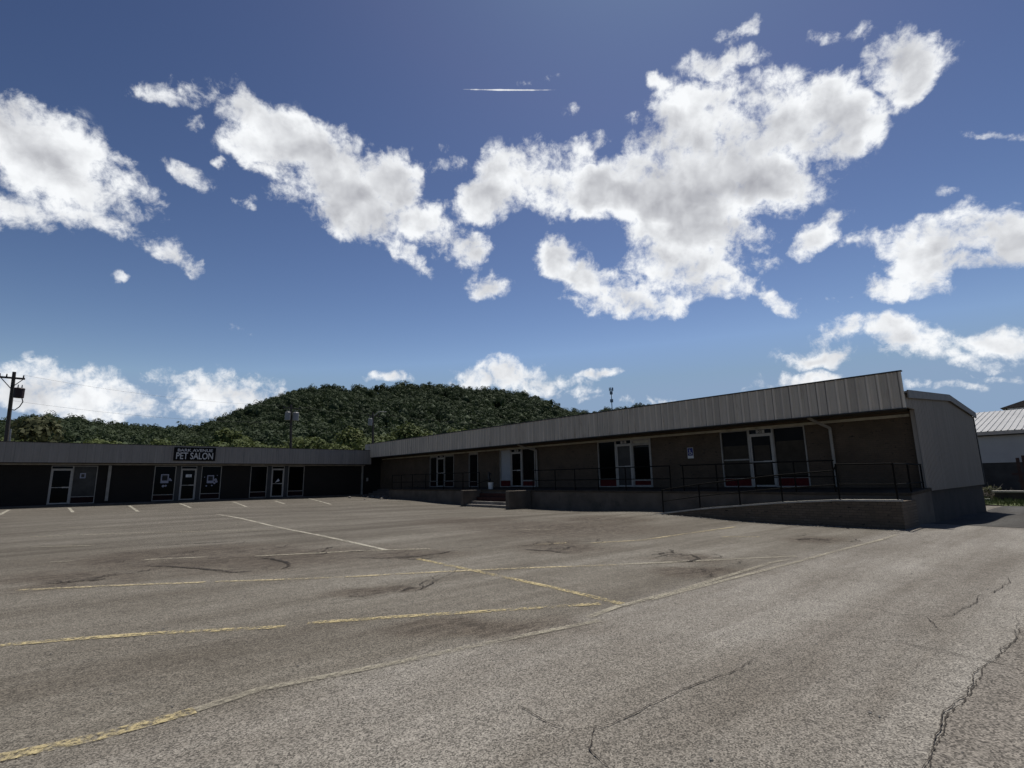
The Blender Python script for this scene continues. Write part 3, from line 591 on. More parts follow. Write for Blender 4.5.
for u0, u1, top in ((9.89,11.0,1.22),(7.70,8.80,1.30),(9.03,9.66,1.18)): RW.box(MB(),u0,u1,(-.05 if top != 1.18 else -.02),top,-.0535 if top != 1.18 else -.019,-.047 if top != 1.18 else -.016).build('pane_reflection', M['pane_reflection'], rb)
RW.box(MB(),9.89,11.0,.60,.66,-.046,-.036).build('pane_bar', M['alum_dim'], rb)  # pale bar laid over the painted reflection
tr = MB(); RW.box(tr,4.3,42.6,1.85,1.945,.0,.05); tr.build('wall_trim', M['trim_tan'], rb)
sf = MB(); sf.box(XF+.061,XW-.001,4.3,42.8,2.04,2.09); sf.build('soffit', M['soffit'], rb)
# ribbed fascia
def fascia_y(x, y0, y1, z0, z1, period, prof, thick=.06):
    mb = MB(); R = ribs(y1-y0, period, prof)
    for (a, d0), (b, d1) in zip(R, R[1:]):
        mb.face([(x-d0,y0+a,z0),(x-d1,y0+b,z0),(x-d1,y0+b,z1),(x-d0,y0+a,z1)])
        mb.face([(x-d0,y0+a,z0),(x-d1,y0+b,z0),(x+thick,y0+b,z0),(x+thick,y0+a,z0)])
    mb.face([(x+thick,y0,z0),(x+thick,y1,z0),(x+thick,y1,z1),(x+thick,y0,z1)])
    mb.face([(x,y0,z0),(x+thick,y0,z0),(x+thick,y0,z1),(x,y0,z1)]); mb.face([(x,y1,z0),(x+thick,y1,z0),(x+thick,y1,z1),(x,y1,z1)])
    mb.face([(x,y0,z1),(x,y1,z1),(x+thick,y1,z1),(x+thick,y0,z1)])
    return mb
PR = [(0,0),(.02,.035),(.06,.035),(.085,0),(.17,0),(.178,.008),(.192,.008),(.20,0),(.24,0),(.248,.008),(.262,.008),(.27,0)]
fascia_y(XF,4.08,42.1,2.03,3.20,.305,PR).build('fascia', M['fascia_tan'], rb)
cp = MB(); cp.box(XF-.045,XF+.10,4.05,42.12,3.203,3.245); cp.box(XF-.042,XF+.03,4.07,42.1,1.995,2.028); cp.build('fascia_cap', M['trim_dark'], rb)
# roof and gable end
ROOF = [(20.30,2.50),(27.1,2.98),(32.85,2.64)]
def roof_z(x):
    return np.interp(x, [p[0] for p in ROOF], [p[1] for p in ROOF])
rf = MB(); rf.extr([(20.30,4.02,2.50),(27.1,4.02,2.98),(32.95,4.02,2.635),(32.95,4.02,2.70),(27.1,4.02,3.05),(20.30,4.02,2.57)], (0,39,0)); rf.build('roof', M['roof_grey'], rb)
rk = MB()
for (a, b) in zip(ROOF, ROOF[1:]):
    xa, xb = (a[0]-.0, b[0]+(.06 if b[0] > 30 else 0))
    rk.hexa([(xa,3.98,a[1]-.16),(xb,3.98,b[1]-.16),(xb,4.018,b[1]-.16),(xa,4.018,a[1]-.16),(xa,3.98,a[1]+.10),(xb,3.98,b[1]+.10),(xb,4.018,b[1]+.10),(xa,4.018,a[1]+.10)])
rk.build('rake_trim', M['rake'], rb)
gb = MB(); R = ribs(32.7-20.3, .2, [(0,0),(.015,.022),(.055,.022),(.07,0),(.13,0),(.135,.006),(.15,.006),(.155,0)])
for (a, d0), (b, d1) in zip(R, R[1:]):
    x0, x1 = 20.3+a, 20.3+b; bot = 2.06 if x1 <= 21.42 else -.62
    gb.face([(x0,4.1-d0,bot),(x1,4.1-d1,bot),(x1,4.1-d1,roof_z(x1)-.02),(x0,4.1-d0,roof_z(x0)-.02)])
    gb.face([(x0,4.1-d0,bot),(x1,4.1-d1,bot),(x1,4.16,bot),(x0,4.16,bot)])
gb.face([(21.42,4.1,-.62),(21.42,4.24,-.62),(21.42,4.24,2.06),(21.42,4.1,2.06)])
gb.build('gable_wall', M['gable_metal'], rb)
ct = MB(); ct.box(32.68,32.80,4.06,4.2,-.62,2.55); ct.build('corner_trim', M['trim_dark'], rb)
bs = MB(); bs.box(21.62,32.72,4.2,4.24,-2.4,-.56); bs.build('base_wall', M['base_block'], rb)
rw = MB(); rw.box(32.5,32.7,4.25,42.9,-2.4,2.6); rw.build('rear_wall', M['gable_metal'], rb)
for n, (ys_, b0) in enumerate(((22.55,23.2),(6.72,7.1))):
    d = MB(); d.path([(XF+.35,b0,2.02),(XF+.75,b0-.15,1.86),(XW-.14,ys_,1.66),(XW-.12,ys_,.5),(XW-.10,ys_,FL+.02)], .055, 8); d.build('downspout', M['alum_dim'], rb)
bx = MB(); bx.box(20.3,21.2,42.6,43.4,2.7,3.22); bx.build('roof_curb', M['concrete_pale'], rb)
# accessible sign on the wall
sg = thing('accessible_sign', 'small blue wheelchair symbol sign on the brown wall of the long wing', 'sign', (0,0,0))
q = MB(); RW.box(q,12.39,12.68,.78,1.26,.004,.012); q.build('plate', M['white_paint'], sg)
q = MB(); RW.box(q,12.405,12.665,.90,1.245,.013,.017); q.build('blue_field', M['blue_sign'], sg)
q = MB()
def wp(u, v): return RW.P(12.535-u, 1.07+v, .020)
for a in range(14):
    t0 = math.radians(150+a*15); t1 = math.radians(150+(a+1)*15); q.tube(wp(-.005+.062*math.cos(t0),-.05+.062*math.sin(t0)), wp(-.005+.062*math.cos(t1),-.05+.062*math.sin(t1)), .010, n=6)
q.path([wp(-.035,.10),wp(-.025,-.015),wp(.045,-.02),wp(.075,-.10),wp(.10,-.095)], .012, 6); q.path([wp(-.03,.045),wp(.03,.04)], .010, 6)
q.tube(wp(-.04,.125), wp(-.04,.131), .022, n=10); q.build('wheelchair_symbol', M['white_paint'], sg)

# raised platform
XP = 19.05
pf = thing('loading_platform', 'long raised concrete platform along the front of the long wing', 'platform')
def slab(y0, y1):
    s = MB(); s.hexa([(XP,y0,-2.2),(XW-.003,y0,-2.2),(XW-.003,y1,-2.2),(XP,y1,-2.2),(XP,y0,-.68),(XW-.003,y0,-.62),(XW-.003,y1,-.62),(XP,y1,-.68)])
    return s
slab(4.05,36.3).build('front_wall', M['concrete_wall'], pf)
s = MB()
s.hexa([(XP-.04,4.02,-.679),(XW-.003,4.02,-.615),(XW-.003,36.33,-.615),(XP-.04,36.33,-.679),(XP-.04,4.02,-.60),(XW-.003,4.02,-.51),(XW-.003,36.33,-.51),(XP-.04,36.33,-.60)])
s.build('deck', M['concrete_dark'], pf, bevel=.012)
# ramp with landing
XR = 17.45
rp = thing('wheelchair_ramp', 'brick-sided ramp with pale worn edge rising to a landing in front of the platform', 'ramp')
RPZ = [(11.95,-1.42),(11.5,-1.36),(9.97,-1.15),(8.49,-1.0),(7.08,-.86),(5.55,-.76),(3.95,-.74)]
s = MB(); s.extr([(XR,y,z-.05) for y, z in RPZ]+[(XR,3.95,-2.4),(XR,11.95,-2.4)], (.2,0,0)); s.box(XR+.2,XP-.05,3.95,4.148,-2.4,-.80); s.build('side_wall', M['ramp_brick'], rp)
s = MB()
for (y0,z0),(y1,z1) in zip(RPZ, RPZ[1:]): s.hexa([(XR-.03,y1,z1-.048),(XR+.2,y1,z1-.048),(XR+.2,y0,z0-.048),(XR-.03,y0,z0-.048),(XR-.03,y1,z1),(XR+.2,y1,z1),(XR+.2,y0,z0),(XR-.03,y0,z0)])
s.build('curb', M['concrete_pale'], rp)
s = MB()
RPD = RPZ[:-1]+[(4.02,-.74)]
for (y0,z0),(y1,z1) in zip(RPD, RPD[1:]): s.hexa([(XR+.201,y1,z1-.3),(XP-.042,y1,z1-.3),(XP-.042,y0,z0-.3),(XR+.201,y0,z0-.3),(XR+.201,y1,z1-.09),(XP-.042,y1,z1-.07),(XP-.042,y0,z0-.07),(XR+.201,y0,z0-.09)])
s.build('deck', M['concrete'], rp)
# steps with cheek walls
st = thing('entrance_steps', 'concrete steps between two low cheek walls in the middle of the platform', 'steps')
s = MB(); s.box(17.45,XP-.042,20.45,20.72,-2.1,-.60); s.build('cheek_wall', M['concrete_wall'], st, bevel=.03)
s = MB(); s.box(17.65,XP-.042,24.75,25.0,-2.1,-.60); s.build('cheek_wall', M['concrete_wall'], st, bevel=.03)
s = MB()
for k, (xa, z) in enumerate(((17.85,-1.38),(18.22,-1.22))): s.box(xa,XP-.043-.001*k,20.722,24.748,-2.1+.01*k,z)
s.build('treads', M['concrete'], st, bevel=.015)
M['maroon_shade'] = pbr('shaded_maroon_concrete', (.055,.026,.021), .9, .3, 3, spec=.1)  # upper steps coloured dark maroon to carry the shade of the recess
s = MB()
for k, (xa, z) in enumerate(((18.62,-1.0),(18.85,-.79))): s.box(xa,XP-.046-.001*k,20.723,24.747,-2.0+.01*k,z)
s.build('shade_toned_treads', M['maroon_shade'], st, bevel=.015)
st2 = thing('corner_steps', 'dark concrete steps in the shaded corner where the two wings meet', 'steps')
s = MB()
for k, (xa, z) in enumerate(((19.3,-1.1),(19.7,-.95),(20.1,-.8),(20.5,-.65))): s.box(xa,XW-.004-.001*k,36.5,41.2,-1.9+.01*k,z)
s.build('treads', M['concrete_wall'], st2, bevel=.015)

# railings
def railing(name, label, runs, posts, r=.022, group='black pipe railings of the platform'):
    r *= 1.0
    o = thing(name, label, 'railing', group=group)
    t = MB()
    for run in runs[:1]: t.path(run, r)
    t.build('top_rail', M['black_metal'], o)
    t = MB()
    for run in runs[1:]: t.path(run, r*.8)
    t.build('mid_rail', M['black_metal'], o)
    for a, b in posts: MB().tube(a, b, r*1.15, n=8).build('post', M['black_metal'], o)
    return o
XA = XP+.07
def straight(y0, y1, posts, label, name='platform_railing'):
    railing(name, label, [[(XA,y0,.42),(XA,y1,.42)],[(XA,y0,-.10),(XA,y1,-.10)]], [((XA,y,-.60),(XA,y,.43)) for y in posts])
straight(25.1,36.0,[25.1,26.8,29,31.2,33,34.6,36.0],'black pipe railing on the platform left of the entrance steps')
straight(12.1,20.4,[12.1,14.36,15.92,17.4,18.75,20.4],'black pipe railing on the platform between the steps and the ramp foot')
straight(6.0,11.6,[6.05,7.25,8.6,10.07,11.5],'black pipe railing on the platform behind the sloping ramp')
XB = XR+.1
rpz = lambda y: float(np.interp(-y, [-p[0] for p in RPZ], [p[1] for p in RPZ]))
yy = [11.5,9.97,8.49,7.1,5.55]
railing('ramp_railing','sloping black pipe railing along the brick-sided ramp',[[(XB,y,rpz(y)+.84) for y in yy]+[(XB,5.45,.26)],[(XB,y,rpz(y)+.42) for y in yy]],[((XB,y,rpz(y)-.02),(XB,y,rpz(y)+.85)) for y in yy[:-1]])
railing('landing_railing','black pipe railing round the end of the ramp landing by the gable',[[(XB,5.45,.26),(XB,4.05,.24),(21.3,4.15,.24)],[(XB,5.45,-.33),(XB,4.05,-.33),(21.3,4.15,-.33)]],
        [((XB,5.47,-.76),(XB,5.47,.28)),((XB,4.05,-.76),(XB,4.05,.26)),((19.4,4.11,-.62),(19.4,4.11,.25)),((21.2,4.15,-.56),(21.2,4.15,.25))])
bkt = thing('bucket', 'white bucket standing on the platform at the top of the entrance steps', 'bucket', (19.5,24.5,-.57))
s = MB(); s.tube((0,0,0),(0,0,.37),.13,.16,16); s.build('body', M['white_paint'], bkt)
s = MB(); s.tube((0,0,.37),(0,0,.39),.168,.168,16); s.build('rim', M['white_paint'], bkt)
pb = thing('black_bag', 'black plastic bag hanging on a short post above the white bucket', 'bag', (19.6,24.75,-.57))
s = MB(); s.tube((0,0,0),(0,0,.95),.03,n=8); s.path([(0,0,.55),(-.5,1.2,.2),(-.5,1.3,0)],.018); s.build('post', M['black_metal'], pb)
s = MB()
for k in range(7): s.tube((random.uniform(-.05,.05),random.uniform(-.07,.07),.5+.07*k),(random.uniform(-.05,.05),random.uniform(-.07,.07),.62+.06*k),.10-.008*k,.05,9)
s.build('bag_body', M['bag'], pb)

# rubble in the corner
for k in range(16):
    x = 19.3-random.uniform(0,3.0)*random.random(); y = 38.2+random.uniform(-3.2,2.0); r = random.uniform(.05,.16)
    bm = bmesh.new(); bmesh.ops.create_icosphere(bm, subdivisions=1, radius=r)
    for v in bm.verts: v.co *= random.uniform(.7,1.2); v.co.z *= .6
    me = bpy.data.meshes.new('rubble'); bm.to_mesh(me); bm.free(); me.materials.append(M['concrete'])
    o = bpy.data.objects.new('rubble_stone', me); COL.objects.link(o); o.location = (x, y, gz(x,y)+r*.3)
    tag(o, 'small pale chunk of broken concrete on the asphalt by the corner steps', 'stone', 'rubble chunks by the corner steps')

def scatter(name, pts, sizes, mat):
    V = []; F = []
    base = np.array([(1,0,0),(0,1,0),(-1,0,0),(0,-1,0),(0,0,.7)]); fc = [(0,1,4),(1,2,4),(2,3,4),(3,0,4)]
    for (x, y), r in zip(pts, sizes):
        t = random.uniform(0,6.28); c, s_ = math.cos(t), math.sin(t); n = len(V)
        for b in base*np.array([random.uniform(.6,1.5),random.uniform(.5,1.1),random.uniform(.4,1)])*r: V.append((x+b[0]*c-b[1]*s_, y+b[0]*s_+b[1]*c, gz(x,y)+.006+b[2]))
        F += [tuple(n+i for i in f) for f in fc]
    return struct(mesh_np(name, V, F, mat, quad=3), 'stuff')
P_ = [(XR-abs(random.gauss(0,.22))-.02, random.uniform(3.8,12.2)) for _ in range(260)]+[(XP-abs(random.gauss(0,.3))-.03, random.uniform(12.2,36)) for _ in range(420)]
scatter('gravel', P_, [random.uniform(.012,.045) for _ in P_], M['concrete'])
P_ = []
while len(P_) < 130:
    x = random.uniform(-.5,13); y = random.uniform(.3,9)
    if x+y > 2.5: P_.append((x,y))
scatter('litter', P_, [random.uniform(.005,.013)*(1.6 if random.random() < .12 else 1) for _ in P_], M['trim_dark'])

# ------------------------------------------------------------------ low wing at the back
YW, YF, FB = 42.85, 42.1, -1.07
LW = Wall('x', YW)
lb = thing('storefront_building', 'low dark storefront wing with plain grey fascia across the back of the lot', 'building')
bays_l = [(-.42,1.83,FB,1.28),(4.86,8.95,FB,1.30),(10.91,14.92,FB,1.31)]
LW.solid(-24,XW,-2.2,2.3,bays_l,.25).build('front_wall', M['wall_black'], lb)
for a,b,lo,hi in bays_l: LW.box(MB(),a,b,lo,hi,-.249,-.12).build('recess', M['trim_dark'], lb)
LW.door(lb,-.42,.62,FB,1.06,1.28,'glass_black',t=.09); LW.window(lb,.62,1.83,FB,-.62,1.28,'glass_dust','maroon','alum_dim',t=.045)
def mull(u0, u1): q = MB(); LW.box(q,u0,u1,FB,1.28,-.09,-.02); q.build('mullion', M['trim_dark'], lb)
LW.window(lb,4.86,6.12,FB,-.64,1.29,'glass_black','maroon','alum_dim',t=.05); mull(6.12,6.41); LW.door(lb,6.41,7.37,FB,1.06,1.28,'glass_black',t=.09); mull(7.37,7.66); LW.window(lb,7.66,8.95,FB,-.64,1.29,'glass_black','maroon','alum_dim',t=.05)
LW.window(lb,10.91,12.12,FB,-.62,1.30,'glass_black','maroon','alum_dim',t=.05); mull(12.12,12.42); LW.door(lb,12.42,13.36,FB,1.06,1.28,'glass_black',t=.09); mull(13.36,13.66); LW.window(lb,13.66,14.91,FB,-.62,1.30,'glass_black','maroon','alum_dim',t=.05)
q = MB(); LW.box(q,2.36,2.52,-.95,1.3,.0,.10); q.build('downspout', M['alum_dim'], lb)
q = MB(); LW.box(q,19.76,19.88,-1.1,1.3,.05,.17); q.build('corner_post', M['alum_dim'], lb)
q = MB(); LW.box(q,20.25,20.4,.02,.3,.0,.09); q.build('meter_box', M['alum'], lb)
q = MB(); LW.box(q,-24,20.1,1.325,1.42,.0,.06); q.build('wall_trim', M['alum_dim'], lb)
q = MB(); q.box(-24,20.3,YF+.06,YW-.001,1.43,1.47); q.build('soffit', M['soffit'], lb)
mb = MB(); R = ribs(20.3+24, .41, [(0,0),(.01,.012),(.04,.012),(.05,0)])
for (a, d0), (b, d1) in zip(R, R[1:]):
    x0, x1 = -24+a, -24+b
    mb.face([(x0,YF-d0,1.45),(x1,YF-d1,1.45),(x1,YF-d1,2.63),(x0,YF-d0,2.63)]); mb.face([(x0,YF-d0,1.45),(x1,YF-d1,1.45),(x1,YF+.06,1.45),(x0,YF+.06,1.45)])
mb.face([(-24,YF+.06,1.45),(20.3,YF+.06,1.45),(20.3,YF+.06,2.63),(-24,YF+.06,2.63)]); mb.face([(20.3,YF,1.45),(20.3,YF+.06,1.45),(20.3,YF+.06,2.63),(20.3,YF,2.63)])
mb.build('fascia', M['fascia_grey'], lb)
q = MB(); q.box(-24,20.32,YF-.03,YF+.12,2.632,2.665); q.build('fascia_cap', M['trim_dark'], lb)
q = MB(); q.box(-24,21.5,YF+.1,57,2.31,2.40); q.build('roof', M['roof_grey'], lb)
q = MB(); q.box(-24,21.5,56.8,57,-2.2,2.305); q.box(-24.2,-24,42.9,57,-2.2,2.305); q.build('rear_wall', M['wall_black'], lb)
wk = MB()
for k in range(43):
    x0 = -22+k; wk.hexa([(x0,YF+.05,-1.9),(x0+1,YF+.05,-1.9),(x0+1,YW-.004,-1.9),(x0,YW-.004,-1.9),(x0,YF+.05,-1.10),(x0+1,YF+.05,-1.10),(x0+1,YW-.004,-1.085),(x0,YW-.004,-1.085)])
struct(wk.build('walkway', M['concrete_wall']))

sp = thing('salon_sign', 'black fascia sign with two lines of grey capitals above the storefront doors', 'sign')
SW = Wall('x', YF)
q = MB(); SW.box(q,5.76,8.30,1.62,2.545,.016,.07); q.build('panel', M['sign_black'], sp, bevel=.008)
text('BARK AVENUE','lettering',SW,7.03,2.33,.27,.074,M['lettering'],sp,1.22,.004)
text('PET SALON','lettering',SW,7.03,1.93,.64,.074,M['lettering'],sp,.70,.006)
def poster(u, v, w, h, label, extra):
    o = thing('window_poster', label, 'poster'); W0 = -.053
    q = MB(); LW.frame(q,u-w/2,u+w/2,v-h/2,v+h/2,.07,W0,W0+.004); LW.box(q,u-w/2,u+w/2,v-h/2-.10,v-h/2,W0,W0+.004); q.build('printed_frame', M['poster_pale'], o)
    q = MB()
    for k in range(3): LW.box(q,u-w*.3,u+w*.3,v-h*.28+k*h*.22,v-h*.28+k*h*.22+.05,W0,W0+.003)
    q.build('printed_lines', M['trim_dark'], o)
    q = MB()
    for (a, b, r) in extra: q.tube(LW.P(a,b,W0), LW.P(a,b,W0+.004), r, n=12)
    q.build('printed_shapes', M['poster_pale'], o)
poster(5.50,.47,.46,.50,'pale poster in the window left of the salon door',[(5.78,.36,.09),(5.88,.30,.05),(5.45,-.08,.08),(5.6,-.06,.06)])
poster(8.28,.40,.44,.46,'pale poster with curled shape in the window right of the salon door',[(8.6,.3,.10),(8.66,.18,.09),(8.55,.06,.07),(8.05,-.12,.05),(8.4,-.1,.05),(7.9,.5,.03),(8.7,.62,.03)])
o = thing('door_notice', 'small pale notice stuck inside the salon door glass', 'notice')
q = MB(); LW.box(q,6.72,7.08,.50,.70,-.018,-.012); q.build('paper', M['lettering'], o)
o = thing('door_sticker', 'pale triangular sticker on the right-hand storefront door', 'sticker')
q = MB(); q.extr([LW.P(12.72,.02,-.018),LW.P(13.06,.16,-.018),LW.P(12.95,.34,-.018)],(0,-.005,0)); q.build('print', M['lettering'], o)
o = thing('window_notice', 'faint pale notice inside the dusty window at the left', 'notice')
q = MB(); LW.frame(q,.98,1.26,.5,.82,.06,-.053,-.048); q.build('paper', M['poster_pale'], o)

# ------------------------------------------------------------------ poles, wires, tower
def upole(label, base, top, r=.15):
    o = thing('utility_pole', label, 'utility pole')
    MB().tube(base, top, r*1.15, r*.8, 12).build('pole', M['wood_pole'], o); return o
def transformer(o, c, mat, r=.28, h=.85):
    t = MB(); t.tube((c[0],c[1],c[2]-h/2),(c[0],c[1],c[2]+h/2),r,n=14); t.tube((c[0],c[1],c[2]+h/2),(c[0],c[1],c[2]+h/2+.06),r*1.08,r*.9,14)
    f = t.build('transformer', mat, o); b = MB()
    for dx in (-.1,.12): b.tube((c[0]+dx,c[1],c[2]+h/2+.05),(c[0]+dx,c[1],c[2]+h/2+.32),.045,.03,8)
    b.build('bushing', M['trans_grey'], f)
def insul(o, p): MB().tube(p,(p[0],p[1],p[2]+.22),.05,.035,8).build('insulator', M['cable'], o)
p1 = upole('leaning wooden utility pole with one dark red transformer at the far left', (-3.22,55,-1.6), (-3.52,55,8.85), .14)
MB().box(-4.35,-2.85,54.82,54.94,8.28,8.42).build('crossarm', M['wood_pole'], p1)
MB().path([(-4.2,54.85,8.3),(-3.55,54.85,7.5)],.03).path([(-2.95,54.85,8.3),(-3.45,54.85,7.7)],.03).build('brace', M['cable'], p1)
for x in (-4.28,-3.9,-2.95): insul(p1, (x,54.9,8.42))
transformer(p1, (-3.05,54.55,7.15), M['trans_red'], .32, .70)
MB().path([(-2.9,54.5,7.0),(-2.75,54.5,6.5),(-2.9,54.5,6.1),(-3.15,54.7,5.85),(-3.4,54.9,5.9)],.035).build('conduit', M['cable'], p1)
MB().path([(-3.2,54.8,4.4),(-3.05,54.8,1)],.05).build('riser', M['trans_grey'], p1)
p2 = upole('wooden utility pole carrying two grey transformers behind the low storefront wing', (20.15,62,-1.6), (19.62,62,9.0), .15)
MB().box(18.7,20.7,61.85,61.97,8.5,8.6).build('crossarm', M['wood_pole'], p2)
transformer(p2, (19.22,61.7,7.55), M['trans_grey'], .30, .9); transformer(p2, (20.12,61.7,7.55), M['trans_grey'], .34, .9)
for x in (18.8,19.3,20.6): insul(p2, (x,61.9,8.6))
p3 = upole('wooden utility pole with one grey transformer behind the corner of the two wings', (30.3,62,-1.6), (29.9,62,8.8), .15)
MB().path([(29.9,62,8.2),(30.6,61.6,8.9),(31.5,61.3,8.9)],.05).build('lamp_arm', M['trans_grey'], p3)
MB().box(29.1,30.9,61.85,61.97,8.3,8.4).build('crossarm', M['wood_pole'], p3)
transformer(p3, (29.45,61.7,7.45), M['trans_grey'], .27, .85)
for x in (29.2,30.8): insul(p3, (x,61.9,8.4))
def wire(a, b, sag, label, r=.007):
    P = [tuple(Vector(a).lerp(Vector(b), t)-Vector((0,0,sag*4*t*(1-t)))) for t in np.linspace(0,1,17)]
    tag(MB().path(P, r, 5).build('power_line', M['cable']), label, 'power line', 'power lines behind the low wing')
wire((-2.95,54.9,8.64),(18.8,61.9,8.82),.5,'thin power line from the leaning pole to the pole with two transformers, upper one')
wire((-3.45,54.9,6.6),(19.3,61.9,6.9),.5,'thin cable from the leaning pole to the pole with two transformers, lower one')
wire((20.6,61.9,8.82),(29.2,61.9,8.62),.2,'thin power line between the two poles behind the wings, in front of the hill')
wire((-4.28,54.9,8.64),(-30,50,8.6),.4,'thin power line running off to the left from the leaning pole crossarm')
wire((30.8,61.9,8.62),(60,66,9.5),.5,'thin power line running right from the pole behind the corner')
ct = thing('cell_tower', 'thin distant cell tower with antenna clusters rising beyond the trees', 'tower', (276*1.4,215.2*1.4,0))
MB().tube((0,0,10),(0,0,82),.5,.38,10).build('mast', M['hazed_tower'], ct)
for z, r, n in ((82,1.7,7),(78.5,1.0,5),(71,1.1,5)):
    a = MB()
    for k in range(n):
        t = 6.283*k/n; c = (r*math.cos(t), r*math.sin(t)); a.box(c[0]-.28,c[0]+.28,c[1]-.28,c[1]+.28,z-1.6,z+1.4); a.tube((0,0,z),(c[0],c[1],z),.15,n=5)
    a.build('antenna', M['hazed_tower'], ct)

# ------------------------------------------------------------------ neighbours beyond the drive
wh = thing('warehouse', 'pale metal shed with ribbed galvanised roof beyond the side drive', 'building')
MB().box(60,60.3,-40,30,.66,3.0).build('wall', M['shed_wall'], wh)
MB().box(60.06,60.3,-40,30,-2.6,.655).build('base_wall', M['shed_base'], wh)
q = MB(); R = ribs(70,.42,[(0,0),(.02,.06),(.07,.06),(.09,0)])
for (a, d0), (b, d1) in zip(R, R[1:]):
    q.face([(59.5,-40+a,3.30+d0),(59.5,-40+b,3.30+d1),(75,-40+b,6.25+d1),(75,-40+a,6.25+d0)])
q.face([(75,-40,6.25),(75,30,6.25),(90,30,3.2),(90,-40,3.2)])
q.build('roof', M['roof_metal'], wh)
q = MB(); q.box(59.38,59.5,-40,30,3.0,3.28); q.build('gutter', M['alum'], wh)
q = MB(); q.box(59.46,59.98,-40,30,2.92,2.96); q.build('soffit', M['soffit'], wh)
q = MB(); q.box(89.7,90,-40,30,-2.6,3.2); q.build('rear_wall', M['shed_wall'], wh)
q = MB(); q.box(59.9,59.985,3.6,3.95,-2.2,.66); q.build('pier', M['alum_dim'], wh)
hs = thing('house', 'building with dark brown hipped roof showing above the galvanised shed roof', 'house')
q = MB(); q.extr([(95,9.0,8.25),(95,0,11.2),(95,-14,11.2),(95,-23,8.25)],(14,0,0)); q.build('roof', M['shingle'], hs)
MB().box(95.6,108.5,-22,8.3,-2.6,8.2).build('wall', M['shed_wall'], hs)
rt = thing('retaining_wall', 'low dark retaining wall with pale concrete cap beside the grass verge', 'wall')
MB().box(42,42.35,-12,4.9,-2.6,-1.27).build('wall', M['base_block'], rt)
MB().box(41.9,42.5,-12,5.0,-1.27,-1.17).build('cap', M['concrete_pale'], rt, bevel=.015)
q = MB(); q.box(41.5,41.9,5.1,5.7,-2.2,-1.62); q.build('end_step', M['concrete_pale'], rt)
fe = thing('steel_frame', 'rusty red steel frame with upright posts behind the retaining wall', 'frame')
q = MB(); q.box(50,50.15,-6,4.75,-.32,-.18); q.box(50,50.15,-6,4.5,-.78,-.68); q.build('beam', M['rust'], fe)
for y, h in ((4.35,.85),(4.05,1.0),(-1.5,1.0)): MB().box(50.16,50.3,y-.09,y+.09,-2.4,h).build('post', M['rust'], fe)
db = thing('dry_bush', 'bare pale twiggy bush at the end of the retaining wall', 'bush', (43.5,5.4,-1.9))
q = MB()
for k in range(60):
    a = random.uniform(0,6.28); e = random.uniform(.3,1.2); L = random.uniform(.5,1.2)
    p = Vector((random.uniform(-.5,.5),random.uniform(-.6,.6),random.uniform(0,.3))); d = Vector((math.cos(a)*math.cos(e),math.sin(a)*math.cos(e),math.sin(e)))*L
    m_ = p+d*.6+Vector((random.uniform(-.1,.1),random.uniform(-.1,.1),.05)); q.tube(p,m_,.018,.012,5); q.tube(m_,p+d+Vector((random.uniform(-.2,.2),random.uniform(-.2,.2),.1)),.012,.006,5)
q.build('twigs', M['twig'], db)
V, F = crown_cards([(.2,0,.5)],[.9],[.6],160,.06,RNG,6); mesh_np('leaves', V, F, M['leaf_pale'], db)

# ------------------------------------------------------------------ sky with cumulus, sun
SUN = Vector((.39,.20,1)).normalized()
el = math.asin(SUN.z); azs_ = math.atan2(SUN.x, SUN.y)
w = bpy.data.worlds.new('World'); scn.world = w; w.use_nodes = True; nt = w.node_tree
bg = nt.nodes['Background']; out = nt.nodes['World Output']
sky = N(nt, 'ShaderNodeTexSky', sky_type='NISHITA'); sky.sun_disc = False; sky.sun_elevation = el; sky.sun_rotation = azs_
sky.altitude = 300; sky.air_density = SKY_AIR; sky.dust_density = SKY_DUST; sky.ozone_density = SKY_OZ
gm = N(nt, 'ShaderNodeGamma'); gm.inputs['Gamma'].default_value = SKY_GAMMA; nt.links.new(sky.outputs[0], gm.inputs['Color'])
sk0 = N(nt, 'ShaderNodeSeparateColor'); nt.links.new(mix(nt, 1.0, gm.outputs[0], SKY_TINT, 'MULTIPLY'), sk0.inputs[0])
skj = N(nt, 'ShaderNodeCombineColor'); gen = N(nt, 'ShaderNodeTexCoord').outputs['Generated']
sz = N(nt, 'ShaderNodeSeparateXYZ'); nt.links.new(gen, sz.inputs[0])
gch = math_(nt, 'MINIMUM', sk0.outputs[1], math_(nt, 'MULTIPLY_ADD', math_(nt, 'MAXIMUM', math_(nt, 'SUBTRACT', sz.outputs[2], .35), 0.0), 40.0, 4.05))
rat = math_(nt, 'DIVIDE', gch, math_(nt, 'MAXIMUM', sk0.outputs[1], 1e-4))
nt.links.new(math_(nt, 'MINIMUM', math_(nt, 'MULTIPLY', sk0.outputs[0], rat), math_(nt, 'MULTIPLY', gch, .70)), skj.inputs[0]); nt.links.new(gch, skj.inputs[1])
nt.links.new(math_(nt, 'MAXIMUM', math_(nt, 'MULTIPLY', sk0.outputs[2], rat), math_(nt, 'MULTIPLY', gch, 1.45)), skj.inputs[2]); skc = skj.outputs[0]
nt.links.new(skc, bg.inputs['Color']); bg.inputs['Strength'].default_value = SKY_STR
dirn = N(nt, 'ShaderNodeVectorMath', operation='NORMALIZE'); nt.links.new(gen, dirn.inputs[0]); D = dirn.outputs[0]
def dot(v, c):
    n = N(nt, 'ShaderNodeVectorMath', operation='DOT_PRODUCT'); nt.links.new(v, n.inputs[0]); n.inputs[1].default_value = c; return n.outputs['Value']
CC, CRt, CU = (.62749,.72186,.29186), (.75471,-.65605,0), (-.19147,-.22027,.95646)
